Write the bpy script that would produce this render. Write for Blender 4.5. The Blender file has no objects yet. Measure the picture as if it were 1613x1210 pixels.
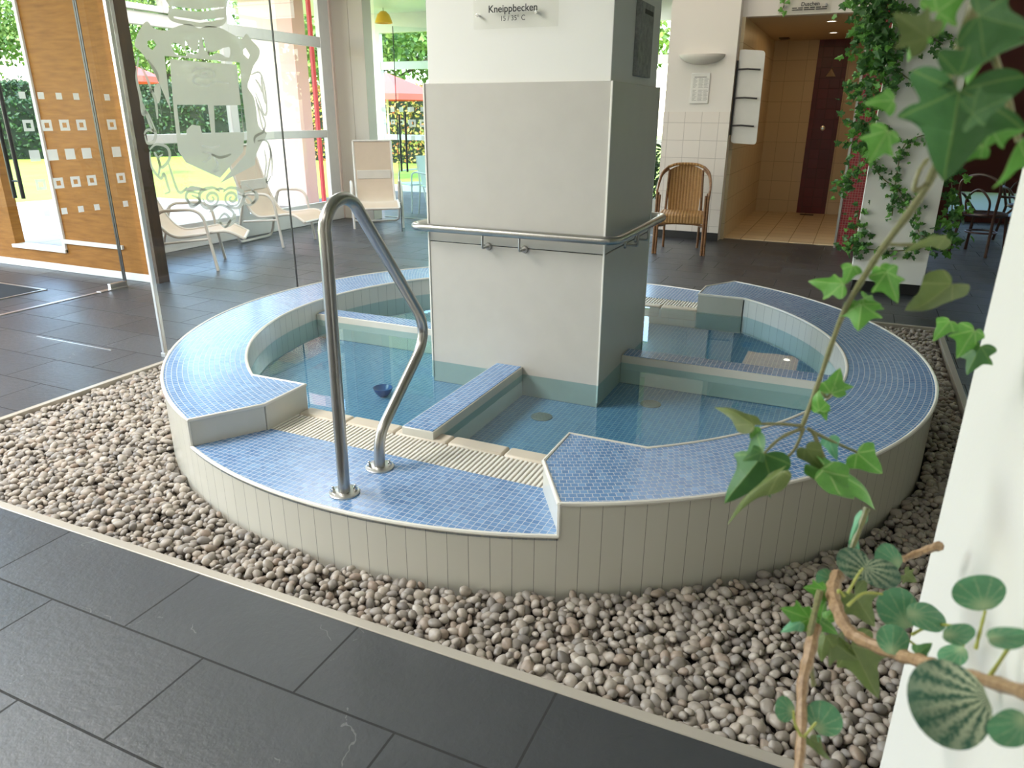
import bpy, bmesh, math, random
from math import sin, cos, pi, radians as R
from mathutils import Vector, Matrix, noise
import numpy as np

S = bpy.context.scene
COL = S.collection
random.seed(7)

# ------------------------------------------------------------------ camera
F, PITCH, ROLL, YAW = 1149.8, .35446, .005625, .42334
CAM = Vector((1.524, -3.8085, 1.5))
FW = Vector((-sin(YAW)*cos(PITCH), cos(YAW)*cos(PITCH), -sin(PITCH)))
_r = Vector((cos(YAW), sin(YAW), 0)); _u = _r.cross(FW)
RT = cos(ROLL)*_r + sin(ROLL)*_u
UP = -sin(ROLL)*_r + cos(ROLL)*_u
cd = bpy.data.cameras.new('camera'); cam = bpy.data.objects.new('camera', cd); COL.objects.link(cam)
M = Matrix((RT, UP, -FW)).transposed().to_4x4(); M.translation = CAM
cam.matrix_world = M
cd.sensor_width = 36; cd.sensor_fit = 'HORIZONTAL'; cd.lens = F/1613*36
cd.clip_start = .05; cd.clip_end = 300
cd.dof.use_dof = True; cd.dof.focus_distance = 4.0; cd.dof.aperture_fstop = 7.0
S.camera = cam

# ------------------------------------------------------------------ world, sun, lamps, added fill, exposure
S.view_settings.view_transform = 'Standard'; S.view_settings.look = 'None'
S.view_settings.exposure = 0.27; S.view_settings.gamma = 1.0
S.view_settings.use_curve_mapping = False
W = bpy.data.worlds.new('sky'); S.world = W; W.use_nodes = True
wn = W.node_tree.nodes; wl = W.node_tree.links
sky = wn.new('ShaderNodeTexSky'); sky.sky_type = 'NISHITA'; sky.sun_disc = False
sky.sun_elevation = R(48); sky.sun_rotation = R(200); sky.air_density = 1.2; sky.dust_density = 1.2
wl.new(sky.outputs[0], wn['Background'].inputs[0]); wn['Background'].inputs[1].default_value = 1.35

def light(name, kind, loc, target, energy, color=(1, 1, 1), size=1, sy=None, spread=None):
    d = bpy.data.lights.new(name, kind); d.energy = energy; d.color = color
    if kind == 'AREA':
        d.shape = 'RECTANGLE'; d.size = size; d.size_y = sy or size
        if spread: d.spread = spread
    elif kind == 'SUN': d.angle = R(1.0)
    else: d.shadow_soft_size = size
    o = bpy.data.objects.new(name, d); COL.objects.link(o); o.location = loc
    o.rotation_euler = (Vector(target)-Vector(loc)).to_track_quat('-Z', 'Y').to_euler()
    return o
light('sun', 'SUN', (-20, 0, 30), (-28, 12, 8), 3.3, (1, .95, .86))
# added fill: unseen area lights under the hall ceiling, no real fixtures
light('hall_fill', 'AREA', (-3.2, -3.2, 3.69), (-3.2, -3.2, 0), 330, (1, .97, .93), 2.0, 3.0)
light('hall_fill', 'AREA', (-4.3, 2.2, 3.69), (-4.3, 2.2, 0), 95, (1, .98, .96), 1.6, 2.2)
light('hall_fill', 'AREA', (-.2, -4.6, 3.69), (-.2, -4.6, 0), 30, (1, .96, .9), 2.0, 1.2)
light('hall_fill', 'AREA', (-.3, 4.2, 3.69), (-.3, 4.4, 0), 28, (1, .88, .78), 2.4, 2.2)
light('conservatory_fill', 'AREA', (-3.2, 7.6, 3.2), (-3.2, 7.6, 0), 130, (.95, 1, .98), 3, 2)  # added area light that fills the conservatory, no fixture behind it
light('shower_lamp', 'AREA', (.75, 7.6, 2.55), (.75, 7.6, 0), 3.2, (1, .66, .30), .8, 1.4)

# ------------------------------------------------------------------ pixel helpers (points on real planes)
def ray(u, v):
    return ((u-806.5)/F*RT - (v-605)/F*UP + FW)
def on(u, v, ax, val):
    d = ray(u, v); return CAM + d*((val-CAM[ax])/d[ax])
def dep(u, v, z):
    return CAM + ray(u, v)*z

# ------------------------------------------------------------------ materials
def mat(name, col=(.8, .8, .8), rough=.5, metal=0, spec=.5, build=None, **kw):
    m = bpy.data.materials.new(name); m.use_nodes = True
    n = m.node_tree.nodes; b = n['Principled BSDF']
    b.inputs['Base Color'].default_value = (*col, 1); b.inputs['Roughness'].default_value = rough
    b.inputs['Metallic'].default_value = metal; b.inputs['Specular IOR Level'].default_value = spec
    for k, v in kw.items(): b.inputs[k.replace('_', ' ')].default_value = v
    if build: build(m.node_tree, b)
    else: wear(m.node_tree, b, col, rough)
    return m
class NT:
    def __init__(s, t): s.t = t; s.n = t.nodes; s.l = t.links
    def add(s, typ, **kw):
        o = s.n.new(typ)
        for k, v in kw.items(): setattr(o, k, v)
        return o
    def _in(s, sock, v):
        if isinstance(v, bpy.types.NodeSocket): s.l.new(v, sock)
        elif v is not None: sock.default_value = v
    def math(s, op, a, b=None, c=None, clamp=False):
        o = s.add('ShaderNodeMath', operation=op, use_clamp=clamp)
        for i, v in enumerate((a, b, c)):
            if v is not None: s._in(o.inputs[i], v)
        return o.outputs[0]
    def mix(s, f, a, b):
        o = s.add('ShaderNodeMix', data_type='RGBA'); s._in(o.inputs[0], f)
        s._in(o.inputs[6], a if not isinstance(a, tuple) else (*a, 1)); s._in(o.inputs[7], b if not isinstance(b, tuple) else (*b, 1))
        return o.outputs[2]
    def noise(s, scale, detail=3, vec=None, rough=.5):
        o = s.add('ShaderNodeTexNoise'); o.inputs['Scale'].default_value = scale; o.inputs['Detail'].default_value = detail
        o.inputs['Roughness'].default_value = rough
        if vec: s.l.new(vec, o.inputs['Vector'])
        return o
    def ramp(s, f, stops):
        o = s.add('ShaderNodeValToRGB'); s._in(o.inputs[0], f); e = o.color_ramp.elements
        while len(e) < len(stops): e.new(.5)
        for i, (p, c) in enumerate(stops): e[i].position = p; e[i].color = (*c, 1)
        return o.outputs[0]
    def pos(s): return s.add('ShaderNodeNewGeometry').outputs['Position']
    def obj(s): return s.add('ShaderNodeTexCoord').outputs['Object']
    def sep(s, v):
        o = s.add('ShaderNodeSeparateXYZ'); s.l.new(v, o.inputs[0]); return o.outputs
    def comb(s, x, y, z=0):
        o = s.add('ShaderNodeCombineXYZ')
        for i, v in enumerate((x, y, z)): s._in(o.inputs[i], v)
        return o.outputs[0]
    def bump(s, h, b, dist=.002, strength=.5):
        o = s.add('ShaderNodeBump'); o.inputs['Distance'].default_value = dist; o.inputs['Strength'].default_value = strength
        s.l.new(h, o.inputs['Height']); s.l.new(o.outputs[0], b.inputs['Normal']); return o
    def brick(s, vec, w, h, mortar, off=.5, c1=(.5, .5, .5), c2=(.6, .6, .6), cm=(.1, .1, .1), smooth=.1):
        o = s.add('ShaderNodeTexBrick', offset=off, offset_frequency=2, squash=1)
        s.l.new(vec, o.inputs['Vector'])
        for k, v in (('Color1', c1), ('Color2', c2), ('Mortar', cm)): o.inputs[k].default_value = (*v, 1)
        o.inputs['Scale'].default_value = 1; o.inputs['Mortar Size'].default_value = mortar; o.inputs['Mortar Smooth'].default_value = smooth
        o.inputs['Bias'].default_value = 0; o.inputs['Brick Width'].default_value = w; o.inputs['Row Height'].default_value = h
        return o
def wear(t, b, col, rough):
    k = NT(t); f = k.noise(9, 4, k.obj()).outputs['Fac']
    k.l.new(k.mix(f, tuple(c*.93 for c in col), tuple(min(1, c*1.05) for c in col)), b.inputs['Base Color'])
    o = k.add('ShaderNodeMapRange'); k.l.new(f, o.inputs[0]); o.inputs[3].default_value = max(.03, rough*.9); o.inputs[4].default_value = min(1, rough*1.1)
    k.l.new(o.outputs[0], b.inputs['Roughness'])

def b_slate(t, b):
    k = NT(t); x, y, _ = k.sep(k.pos())
    v = k.comb(k.math('ADD', x, .005), k.math('ADD', y, 2.605))
    br = k.brick(v, .66, .33, .0036, .5, (.0, 0, 0), (1, 1, 1), (.5, .5, .5), .05)
    tone = k.ramp(br.outputs['Color'], [(0, (.022, .025, .030)), (.35, (.033, .037, .043)), (.7, (.027, .028, .033)), (1, (.044, .048, .055))])
    n1 = k.noise(3.2, 6, k.pos(), .62); n2 = k.noise(38, 8, k.pos(), .7)
    c = k.mix(k.math('MULTIPLY', n1.outputs['Fac'], .75), tone, (.054, .058, .064))
    # pale mineral veins
    vv = k.add('ShaderNodeTexVoronoi', feature='DISTANCE_TO_EDGE'); vv.inputs['Scale'].default_value = 1.35
    w = k.add('ShaderNodeVectorMath', operation='ADD'); k.l.new(k.pos(), w.inputs[0])
    nn = k.noise(2.2, 5, k.pos()); k.l.new(nn.outputs['Color'], w.inputs[1]); k.l.new(w.outputs[0], vv.inputs['Vector'])
    vein = k.math('LESS_THAN', vv.outputs['Distance'], .0028)
    vein = k.math('MULTIPLY', vein, k.math('GREATER_THAN', n1.outputs['Fac'], .57))
    c = k.mix(k.math('MULTIPLY', vein, .5), c, (.2, .2, .2))
    c = k.mix(br.outputs['Fac'], c, (.012, .012, .012)); b.inputs['Specular IOR Level'].default_value = .75
    k.l.new(c, b.inputs['Base Color'])
    k.l.new(k.math('ADD', k.math('ADD', k.math('MULTIPLY', n2.outputs['Fac'], .2), .24), k.math('ADD', k.math('MULTIPLY', br.outputs['Fac'], .5), k.math('MULTIPLY', br.outputs['Color'], .1))), b.inputs['Roughness'])
    h = k.math('ADD', k.math('MULTIPLY', n1.outputs['Fac'], .6), k.math('MULTIPLY', n2.outputs['Fac'], .22))
    h = k.math('SUBTRACT', h, k.math('MULTIPLY', br.outputs['Fac'], .8))
    k.bump(h, b, .010, .8)
def b_tile(vecf, w, h, mortar, col, colm, off=0., var=.06, rough=.18, dist=.002, ramp=None, grey=.5):
    def f(t, b):
        k = NT(t); br = k.brick(vecf(k), w, h, mortar, off, (0, 0, 0), (1, 1, 1), (grey,)*3, .2)
        tone = k.ramp(br.outputs['Color'], ramp or [(0, tuple(c*(1-var) for c in col)), (1, tuple(c*(1+var) for c in col))])
        k.l.new(k.mix(br.outputs['Fac'], tone, colm), b.inputs['Base Color'])
        k.l.new(k.math('ADD', k.math('MULTIPLY', br.outputs['Fac'], .5), rough), b.inputs['Roughness'])
        nz = k.noise(60, 2, k.pos()).outputs['Fac']
        k.bump(k.math('SUBTRACT', k.math('MULTIPLY', nz, .12), br.outputs['Fac']), b, dist, .5)
    return f
def v_polar(k):
    x, y, _ = k.sep(k.pos())
    a = k.math('ARCTAN2', y, x); r = k.math('SQRT', k.math('ADD', k.math('MULTIPLY', x, x), k.math('MULTIPLY', y, y)))
    return k.comb(k.math('MULTIPLY', k.math('ADD', a, 10.), 1.83), k.math('SUBTRACT', r, .003))
def v_xy(k):
    x, y, _ = k.sep(k.pos()); return k.comb(k.math('ADD', x, 40.), k.math('ADD', y, 40.))
def v_xz(k):
    x, y, z = k.sep(k.pos()); return k.comb(k.math('ADD', x, 40.04), k.math('ADD', z, 40.0))
def v_ring(k):
    x, y, z = k.sep(k.pos()); a = k.math('ARCTAN2', y, x)
    return k.comb(k.math('MULTIPLY', k.math('ADD', a, 10.), 172/(2*pi)*.1), k.math('ADD', z, 40.5))
def v_xyz(k):   # for walls of either direction
    x, y, z = k.sep(k.pos()); return k.comb(k.math('ADD', k.math('ADD', x, y), 40.), k.math('ADD', z, 40.))
BLUE = [(0, (.105, .215, .43)), (.3, (.15, .29, .53)), (.6, (.125, .25, .475)), (1, (.20, .36, .61))]
m_slate = mat('slate_floor', rough=.35, build=b_slate)
m_mosR = mat('blue_mosaic_rings', build=b_tile(v_polar, .0244, .0244, .0014, (.17, .27, .5), (.52, .56, .62), .5, ramp=BLUE, rough=.2))
m_mosX = mat('blue_mosaic_grid', build=b_tile(v_xy, .0244, .0244, .0014, (.17, .27, .5), (.52, .57, .65), 0., ramp=BLUE, rough=.2))
m_pool = mat('pool_floor_mosaic', build=b_tile(v_xy, .0244, .0244, .0014, (.17, .27, .5), (.4, .48, .56), 0., ramp=[(0, (.12, .25, .46)), (1, (.18, .33, .56))], rough=.25))
m_wht = mat('cream_wall_tile', build=b_tile(v_ring, .1, 1.0, .0013, (.64, .62, .55), (.16, .155, .14), 0., .02, .16))
m_cream = mat('cream_glazed_tile', (.64, .62, .55), .18)
m_trim = mat('white_edge_trim', (.78, .76, .70), .25)
m_stone = mat('sandy_edge_stone', (.60, .53, .43), .4)
m_grate = mat('white_plastic_grate', (.80, .77, .70), .35)
m_dark = mat('dark_void', (.03, .03, .03), .7)
def b_brushed(t, b):
    k = NT(t); x, y, z = k.sep(k.obj())
    n = k.noise(30, 3, k.comb(k.math('MULTIPLY', x, 14), k.math('MULTIPLY', y, 14), z)).outputs['Fac']
    k.l.new(k.mix(n, (.34, .33, .31), (.52, .50, .47)), b.inputs['Base Color'])
    k.l.new(k.math('ADD', k.math('MULTIPLY', n, .1), .25), b.inputs['Roughness'])
m_steel = mat('brushed_steel', rough=.25, metal=1, build=b_brushed)
m_steel2 = mat('matt_aluminium', (.62, .61, .59), .35, 1)
m_lam = mat('pale_grey_laminate', (.52, .495, .45), .38)
m_plaster = mat('white_plaster', (.74, .72, .68), .75)
def b_plas(c, sc=220):
    def f(t, b):
        k = NT(t); n = k.noise(sc, 3, k.pos()).outputs['Fac']; n2 = k.noise(1.5, 4, k.pos()).outputs['Fac']
        k.l.new(k.mix(n2, tuple(x*.94 for x in c), c), b.inputs['Base Color']); b.inputs['Roughness'].default_value = .8
        k.bump(n, b, .001, .3)
    return f
m_plas = mat('white_plaster_wall', build=b_plas((.74, .70, .65)))
m_plasw = mat('white_painted_column', build=b_plas((.80, .79, .75), 90))
m_ceil = mat('ceiling_white', build=b_plas((.72, .70, .67)))
m_kerb = mat('beige_metal_kerb', (.46, .42, .36), .35, .2)
def b_peb(t, b):
    k = NT(t); g = k.add('ShaderNodeNewGeometry'); oi = k.add('ShaderNodeObjectInfo')
    r = k.math('FRACT', k.math('ADD', g.outputs['Random Per Island'], oi.outputs['Random']))
    c = k.ramp(r, [(0, (.17, .15, .135)), (.12, (.36, .31, .26)), (.3, (.50, .43, .36)), (.45, (.29, .26, .235)), (.6, (.44, .385, .33)), (.75, (.58, .51, .43)), (.88, (.37, .27, .20)), (1, (.66, .60, .52))])
    n = k.noise(70, 5, k.pos(), .6).outputs['Fac']
    k.l.new(k.mix(k.math('MULTIPLY', n, .7), c, (.16, .15, .14)), b.inputs['Base Color']); b.inputs['Roughness'].default_value = .55
    k.bump(n, b, .002, .35)
m_peb = mat('river_pebble', build=b_peb)
m_soil = mat('dark_gravel_bed', (.05, .045, .04), .9)
def thin(name, tint, ior=1.45, rough=0., bump=None, body=None):
    m = bpy.data.materials.new(name); m.use_nodes = True; t = m.node_tree; k = NT(t); k.n.remove(k.n['Principled BSDF'])
    tr = k.add('ShaderNodeBsdfTransparent'); tr.inputs[0].default_value = (*tint, 1)
    gl = k.add('ShaderNodeBsdfGlossy'); gl.inputs['Roughness'].default_value = rough
    fr = k.add('ShaderNodeFresnel'); fr.inputs[0].default_value = ior
    g = k.add('ShaderNodeNewGeometry'); f = k.math('MULTIPLY', fr.outputs[0], k.math('SUBTRACT', 1, g.outputs['Backfacing']))
    mx = k.add('ShaderNodeMixShader'); k.l.new(f, mx.inputs[0]); k.l.new(tr.outputs[0], mx.inputs[1]); k.l.new(gl.outputs[0], mx.inputs[2])
    if bump:
        n = k.noise(bump[0], 2, k.pos()).outputs['Fac']; bp = k.add('ShaderNodeBump'); bp.inputs['Distance'].default_value = bump[1]
        bp.inputs['Strength'].default_value = .5; k.l.new(n, bp.inputs['Height']); k.l.new(bp.outputs[0], gl.inputs['Normal'])
    k.l.new(mx.outputs[0], k.n['Material Output'].inputs[0]); return m
m_glass = thin('clear_glass', (.97, .985, .98), 1.5)
m_glassg = thin('green_tinted_glass', (.90, .965, .955), 1.5)
m_acryl = thin('clear_acrylic', (.97, .97, .96), 1.3, .0)
m_water = thin('pool_water', (.64, .83, .85), 1.42, 0., (3.0, .0005))
def frost(name, c, a):
    m = bpy.data.materials.new(name); m.use_nodes = True; k = NT(m.node_tree); b = k.n['Principled BSDF']
    b.inputs['Base Color'].default_value = (*c, 1); b.inputs['Roughness'].default_value = .6
    tl = k.add('ShaderNodeBsdfTranslucent'); tl.inputs[0].default_value = (*c, 1)
    m1 = k.add('ShaderNodeMixShader'); m1.inputs[0].default_value = .5; k.l.new(b.outputs[0], m1.inputs[1]); k.l.new(tl.outputs[0], m1.inputs[2])
    tr = k.add('ShaderNodeBsdfTransparent'); m2 = k.add('ShaderNodeMixShader')
    n = k.noise(8, 2, k.pos()).outputs['Fac']; k.l.new(k.math('ADD', k.math('MULTIPLY', n, .04), a), m2.inputs[0])
    k.l.new(tr.outputs[0], m2.inputs[1]); k.l.new(m1.outputs[0], m2.inputs[2])
    k.l.new(m2.outputs[0], k.n['Material Output'].inputs[0]); return m
m_frost = frost('etched_glass', (.74, .73, .66), .82)
m_decal = frost('frosted_square', (.80, .80, .78), .60)
def b_wood(c1, c2, sx, sz, ro=.42, sp=.5):
    def f(t, b):
        k = NT(t); x, y, z = k.sep(k.obj())
        n = k.noise(3.5, 6, k.comb(k.math('MULTIPLY', x, sx), k.math('MULTIPLY', y, sx), k.math('MULTIPLY', z, sz)), .62).outputs['Fac']
        k.l.new(k.ramp(n, [(.25, c1), (.75, c2)]), b.inputs['Base Color']); b.inputs['Roughness'].default_value = ro; b.inputs['Specular IOR Level'].default_value = sp
    return f
m_wood = mat('oak_veneer_panel', build=b_wood((.20, .078, .012), (.36, .155, .030), 1.2, 9, .6, .15))
m_woodd = mat('dark_edge_wood', build=b_wood((.03, .015, .008), (.09, .045, .02), 6, 1))
m_white = mat('white_window_frame', (.74, .73, .71), .4)
m_pink = mat('pink_render', build=b_plas((.76, .44, .39)))
m_pinkl = mat('pale_pink_wall', build=b_plas((.76, .62, .55)))
m_red = mat('red_frame', (.62, .05, .06), .5)
m_beige = mat('beige_pier', build=b_plas((.47, .43, .36)))
m_rubber = mat('black_plastic', (.015, .015, .016), .4)
m_black = mat('black_print', (.012, .012, .012), .6)
m_paper = mat('white_paper', (.72, .70, .66), .6)
m_chrome = mat('chrome', (.75, .75, .75), .12, 1)
# outdoors
def b_leafy(c1, c2, c3):
    def f(t, b):
        k = NT(t); g = k.add('ShaderNodeNewGeometry').outputs['Random Per Island']
        k.l.new(k.ramp(g, [(0, c1), (.5, c2), (1, c3)]), b.inputs['Base Color']); b.inputs['Roughness'].default_value = .6
    return f
m_hedge = mat('hedge_leaves', build=b_leafy((.012, .035, .010), (.03, .075, .02), (.07, .14, .04)))
m_tree = mat('tree_leaves', build=b_leafy((.07, .15, .02), (.18, .30, .05), (.38, .48, .12)))
m_red_hedge = mat('yellow_red_leaves', build=b_leafy((.25, .30, .05), (.50, .38, .08), (.55, .12, .04)))
def b_lawn(t, b):
    k = NT(t); n = k.noise(1.2, 6, k.pos(), .7).outputs['Fac']
    k.l.new(k.ramp(n, [(.3, (.21, .36, .025)), (.7, (.36, .47, .05))]), b.inputs['Base Color']); b.inputs['Roughness'].default_value = .9
m_lawn = mat('sunny_lawn', build=b_lawn)
m_pave = mat('pale_paving', build=b_tile(v_xy, .5, .5, .012, (.52, .48, .42), (.3, .28, .25), 0, .05, .7))
m_bark = mat('bark', (.09, .06, .04), .9)

# ------------------------------------------------------------------ mesh helpers
class MB:
    def __init__(s): s.v = []; s.f = []; s.m = []
    def add(s, vs, fs, mi=0):
        o = len(s.v); s.v += [tuple(v) for v in vs]; s.f += [tuple(i+o for i in f) for f in fs]; s.m += [mi]*len(fs); return s
    def box(s, x0, x1, y0, y1, z0, z1, mi=0):
        return s.add([(x0, y0, z0), (x1, y0, z0), (x1, y1, z0), (x0, y1, z0), (x0, y0, z1), (x1, y0, z1), (x1, y1, z1), (x0, y1, z1)],
                     [(0, 3, 2, 1), (4, 5, 6, 7), (0, 1, 5, 4), (1, 2, 6, 5), (2, 3, 7, 6), (3, 0, 4, 7)], mi)
    def prism(s, poly, z0, z1, mi=0, bottom=True):
        n = len(poly); vs = [(x, y, z0) for x, y in poly] + [(x, y, z1) for x, y in poly]
        fs = [tuple(range(n, 2*n))] + [(i, (i+1) % n, n+(i+1) % n, n+i) for i in range(n)]
        if bottom: fs.append(tuple(range(n-1, -1, -1)))
        return s.add(vs, fs, mi)
    def strip(s, pts, z0, z1, mi=0, closed=False):
        n = len(pts); vs = [(x, y, z0) for x, y in pts] + [(x, y, z1) for x, y in pts]
        return s.add(vs, [(i, (i+1) % n, n+(i+1) % n, n+i) for i in range(n if closed else n-1)], mi)
    def tube(s, path, r, seg=10, closed=False, mi=0, caps=True):
        P = [Vector(p) for p in path]; n = len(P); rr = r if hasattr(r, '__len__') else [r]*n
        T = []
        for i in range(n):
            a = P[(i-1) % n] if closed or i > 0 else P[i]; b = P[(i+1) % n] if closed or i < n-1 else P[i]
            t = (b-a); T.append(t.normalized() if t.length > 1e-9 else Vector((0, 0, 1)))
        ref = Vector((0, 0, 1)) if abs(T[0].z) < .9 else Vector((1, 0, 0))
        N = (ref - T[0]*ref.dot(T[0])).normalized(); vs = []
        for i in range(n):
            N = (N - T[i]*N.dot(T[i])); N = N.normalized() if N.length > 1e-6 else T[i].orthogonal().normalized(); B = T[i].cross(N)
            # keep the width through mitred bends
            for k in range(seg):
                a = 2*pi*k/seg; vs.append(P[i] + (N*cos(a)+B*sin(a))*rr[i])
        fs = []
        for i in range(n if closed else n-1):
            j = (i+1) % n
            for k in range(seg):
                l = (k+1) % seg; fs.append((i*seg+k, i*seg+l, j*seg+l, j*seg+k))
        if caps and not closed: fs += [tuple(range(seg-1, -1, -1)), tuple(range((n-1)*seg, n*seg))]
        return s.add(vs, fs, mi)
    def lathe(s, prof, c=(0, 0, 0), seg=24, mi=0, axis='z', arc=2*pi, start=0):
        vs = []; n = len(prof); full = abs(arc-2*pi) < 1e-6; m = seg if full else seg+1
        for k in range(m):
            a = start+arc*k/seg
            for r, z in prof:
                p = (r*cos(a), r*sin(a), z)
                if axis == 'y': p = (p[0], -p[2], p[1])
                elif axis == 'x': p = (p[2], p[0], p[1])
                vs.append((p[0]+c[0], p[1]+c[1], p[2]+c[2]))
        fs = []
        for k in range(seg):
            l = (k+1) % m
            for i in range(n-1): fs.append((k*n+i, l*n+i, l*n+i+1, k*n+i+1))
        return s.add(vs, fs, mi)
    def build(s, name, mats, parent=None, local=False, smooth=40, bevel=0, weld=False):
        me = bpy.data.meshes.new(name); me.from_pydata(s.v, [], s.f)
        for m in (mats if isinstance(mats, (list, tuple)) else [mats]): me.materials.append(m)
        me.polygons.foreach_set('material_index', s.m)
        bm = bmesh.new(); bm.from_mesh(me)
        bmesh.ops.remove_doubles(bm, verts=bm.verts, dist=1e-5)
        bmesh.ops.recalc_face_normals(bm, faces=bm.faces) if weld is not None else None
        bm.to_mesh(me); bm.free()
        if smooth:
            me.polygons.foreach_set('use_smooth', [True]*len(me.polygons)); me.set_sharp_from_angle(angle=R(smooth))
        return link(name, me, parent, local, bevel)
def link(name, me, parent=None, local=False, bevel=0):
    o = bpy.data.objects.new(name, me); COL.objects.link(o)
    if parent:
        o.parent = parent
        if not local:
            o.matrix_parent_inverse = Matrix.Identity(4); q = root_loc(parent); o.location = -q
    if bevel:
        b = o.modifiers.new('bevel', 'BEVEL'); b.width = bevel; b.segments = 2; b.limit_method = 'ANGLE'; b.angle_limit = R(40)
    return o
def root_loc(o):
    q = Vector(o.location)
    while o.parent: o = o.parent; q += o.location
    return q
def tag(o, label=None, cat=None, group=None, kind=None):
    for k, v in (('label', label), ('category', cat), ('group', group), ('kind', kind)):
        if v: o[k] = v
    return o
def thing(name, label, cat, loc=(0, 0, 0), rz=0, group=None):
    o = bpy.data.objects.new(name, None); COL.objects.link(o); o.location = loc; o.rotation_euler = (0, 0, rz); o.empty_display_size = .1
    return tag(o, label, cat, group)
def copy_tree(o, parent=None):
    c = o.copy(); COL.objects.link(c)
    if parent: c.parent = parent
    for ch in o.children: copy_tree(ch, c)
    return c
def struct(mb, name, m, **kw): return tag(mb.build(name, m, **kw), kind='structure')
def smooth_path(pts, n=8, closed=False):
    P = [Vector(p) for p in pts]; out = []; N = len(P)
    for i in range(N if closed else N-1):
        a = P[(i-1) % N] if closed or i > 0 else P[0]; b = P[i]; c = P[(i+1) % N]; d = P[(i+2) % N] if closed or i < N-2 else P[-1]
        for k in range(n):
            t = k/n; out.append(.5*((2*b)+(c-a)*t+(2*a-5*b+4*c-d)*t*t+(3*b-a-3*c+d)*t**3))
    if not closed: out.append(P[-1])
    return out
def fillet(pts, r, n=8):
    P = [Vector(p) for p in pts]; out = [P[0]]
    for i in range(1, len(P)-1):
        a, b, c = P[i-1], P[i], P[i+1]; u = (a-b).normalized(); w = (c-b).normalized()
        rr = min(r[i] if hasattr(r, '__len__') else r, (a-b).length*.48, (c-b).length*.48)
        p, q = b+u*rr, b+w*rr
        for k in range(n+1):
            t = k/n; out.append((1-t)**2*p+2*t*(1-t)*b+t*t*q)
    out.append(P[-1]); return out
def text(body, size, loc, rot, m, name, parent, align='CENTER', ext=.0008, bold=0):
    cu = bpy.data.curves.new(name, 'FONT'); cu.body = body; cu.size = size; cu.align_x = align; cu.align_y = 'CENTER'; cu.extrude = ext; cu.offset = bold
    t = bpy.data.objects.new('tmp', cu); COL.objects.link(t)
    me = bpy.data.meshes.new_from_object(t.evaluated_get(bpy.context.evaluated_depsgraph_get())); bpy.data.objects.remove(t)
    me.transform(Matrix.Translation(loc) @ rot); me.materials.clear(); me.materials.append(m)
    return link(name, me, parent)
RX = Matrix.Rotation(pi/2, 4, 'X')           # text facing -y
RXP = Matrix.Rotation(pi/2, 4, 'Z') @ RX     # text facing +x
def arc(r, a0, a1, n=48): return [(r*cos(R(a0+(a1-a0)*i/n)), r*sin(R(a0+(a1-a0)*i/n))) for i in range(n+1)]

# ================================================================== SETTING
CH = 3.75    # ceiling height of the hall
KX0, KX1, KY0, KY1 = -2.345, 2.29, -2.302, 2.36
fl = MB()
for x0, x1, y0, y1 in ((-8.5, 6.5, -7, KY0), (-8.5, KX0, KY0, 1.0), (-5.6, KX0, 1.0, KY1), (KX1, 6.5, KY0, KY1), (-5.6, 6.5, KY1, 9.45), (-7.5, -5.6, 5.66, 9.45)):
    fl.box(x0, x1, y0, y1, -.2, 0)
fl.box(KX0, KX1, KY0, KY1, -.2, -.075, 1)
struct(fl, 'floor', [m_slate, m_soil], smooth=0)
for i, b in enumerate(((KX0, KX1, KY0, KY0+.036), (KX0, KX1, KY1-.036, KY1), (KX0, KX0+.036, KY0+.036, KY1-.036), (KX1-.036, KX1, KY0+.036, KY1-.036))):
    k = MB().box(*b, -.08, .004)
    struct(k, 'trim_%d' % (i+1), m_kerb, bevel=.003)
struct(MB().box(-8.5, 6.5, -7, 5.7, CH, CH+.15).box(-.75, 6.5, 5.7, 10.2, CH, CH+.15), 'ceiling', m_ceil)
struct(MB().box(-5.7, -.75, 5.7, 9.6, 3.28, 3.4).box(-5.6, -.75, 6.9, 6.96, 3.2, 3.28).box(-5.6, -.75, 8.3, 8.36, 3.2, 3.28), 'ceiling_conservatory', m_white)
struct(MB().box(-8.5, 6.5, -7.15, -7, 0, CH), 'wall_front', m_plas)
struct(MB().box(6.5, 6.65, -7, 10.2, 0, CH), 'wall_right', m_plas)

# --- window wall on the left (plane x = -5.5)
def bar(mb, y0, y1, z0, z1, x=-5.5, d=.07):
    if y1-y0 > z1-z0: d -= .012
    mb.box(x-d/2, x+d/2, y0, y1, z0, z1)
wf = tag(bpy.data.objects.new('window_1', None), kind='structure'); COL.objects.link(wf); wf.location = (-5.5, 3.2, 0)
fr = MB()
ys = [1.05, 2.66, 3.42, 5.3]
bar(fr, 1.05, 5.42, 2.35, 2.48); bar(fr, 1.05, 5.42, CH-.08, CH); bar(fr, 1.05, 5.42, .2, .28)
bar(fr, 1.05, 1.15, .2, CH); bar(fr, 3.38, 3.50, .2, CH); bar(fr, 5.20, 5.42, .2, CH)
bar(fr, 3.50, 5.2, 1.17, 1.27); bar(fr, 1.15, 3.38, 1.17, 1.27)
fr.build('window_frame', m_white, wf, bevel=.006)
sash = MB(); bar(sash, 1.16, 2.62, 2.49, 2.55, -5.49, .09); bar(sash, 2.56, 2.64, 2.49, 2.92, -5.49, .09)
sash.build('sash', m_white, wf, bevel=.005)
MB().box(-5.505, -5.499, 1.1, 5.35, .24, CH-.02).build('pane', m_glass, wf)
struct(MB().box(-5.62, -5.44, 1.05, 5.42, 0, .2), 'trim_5', m_white, bevel=.008)
struct(MB().box(-5.7, -5.45, 5.42, 5.66, 0, CH), 'wall_left', m_pinkl)  # pink light falling on this reveal is put into its colour
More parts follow.
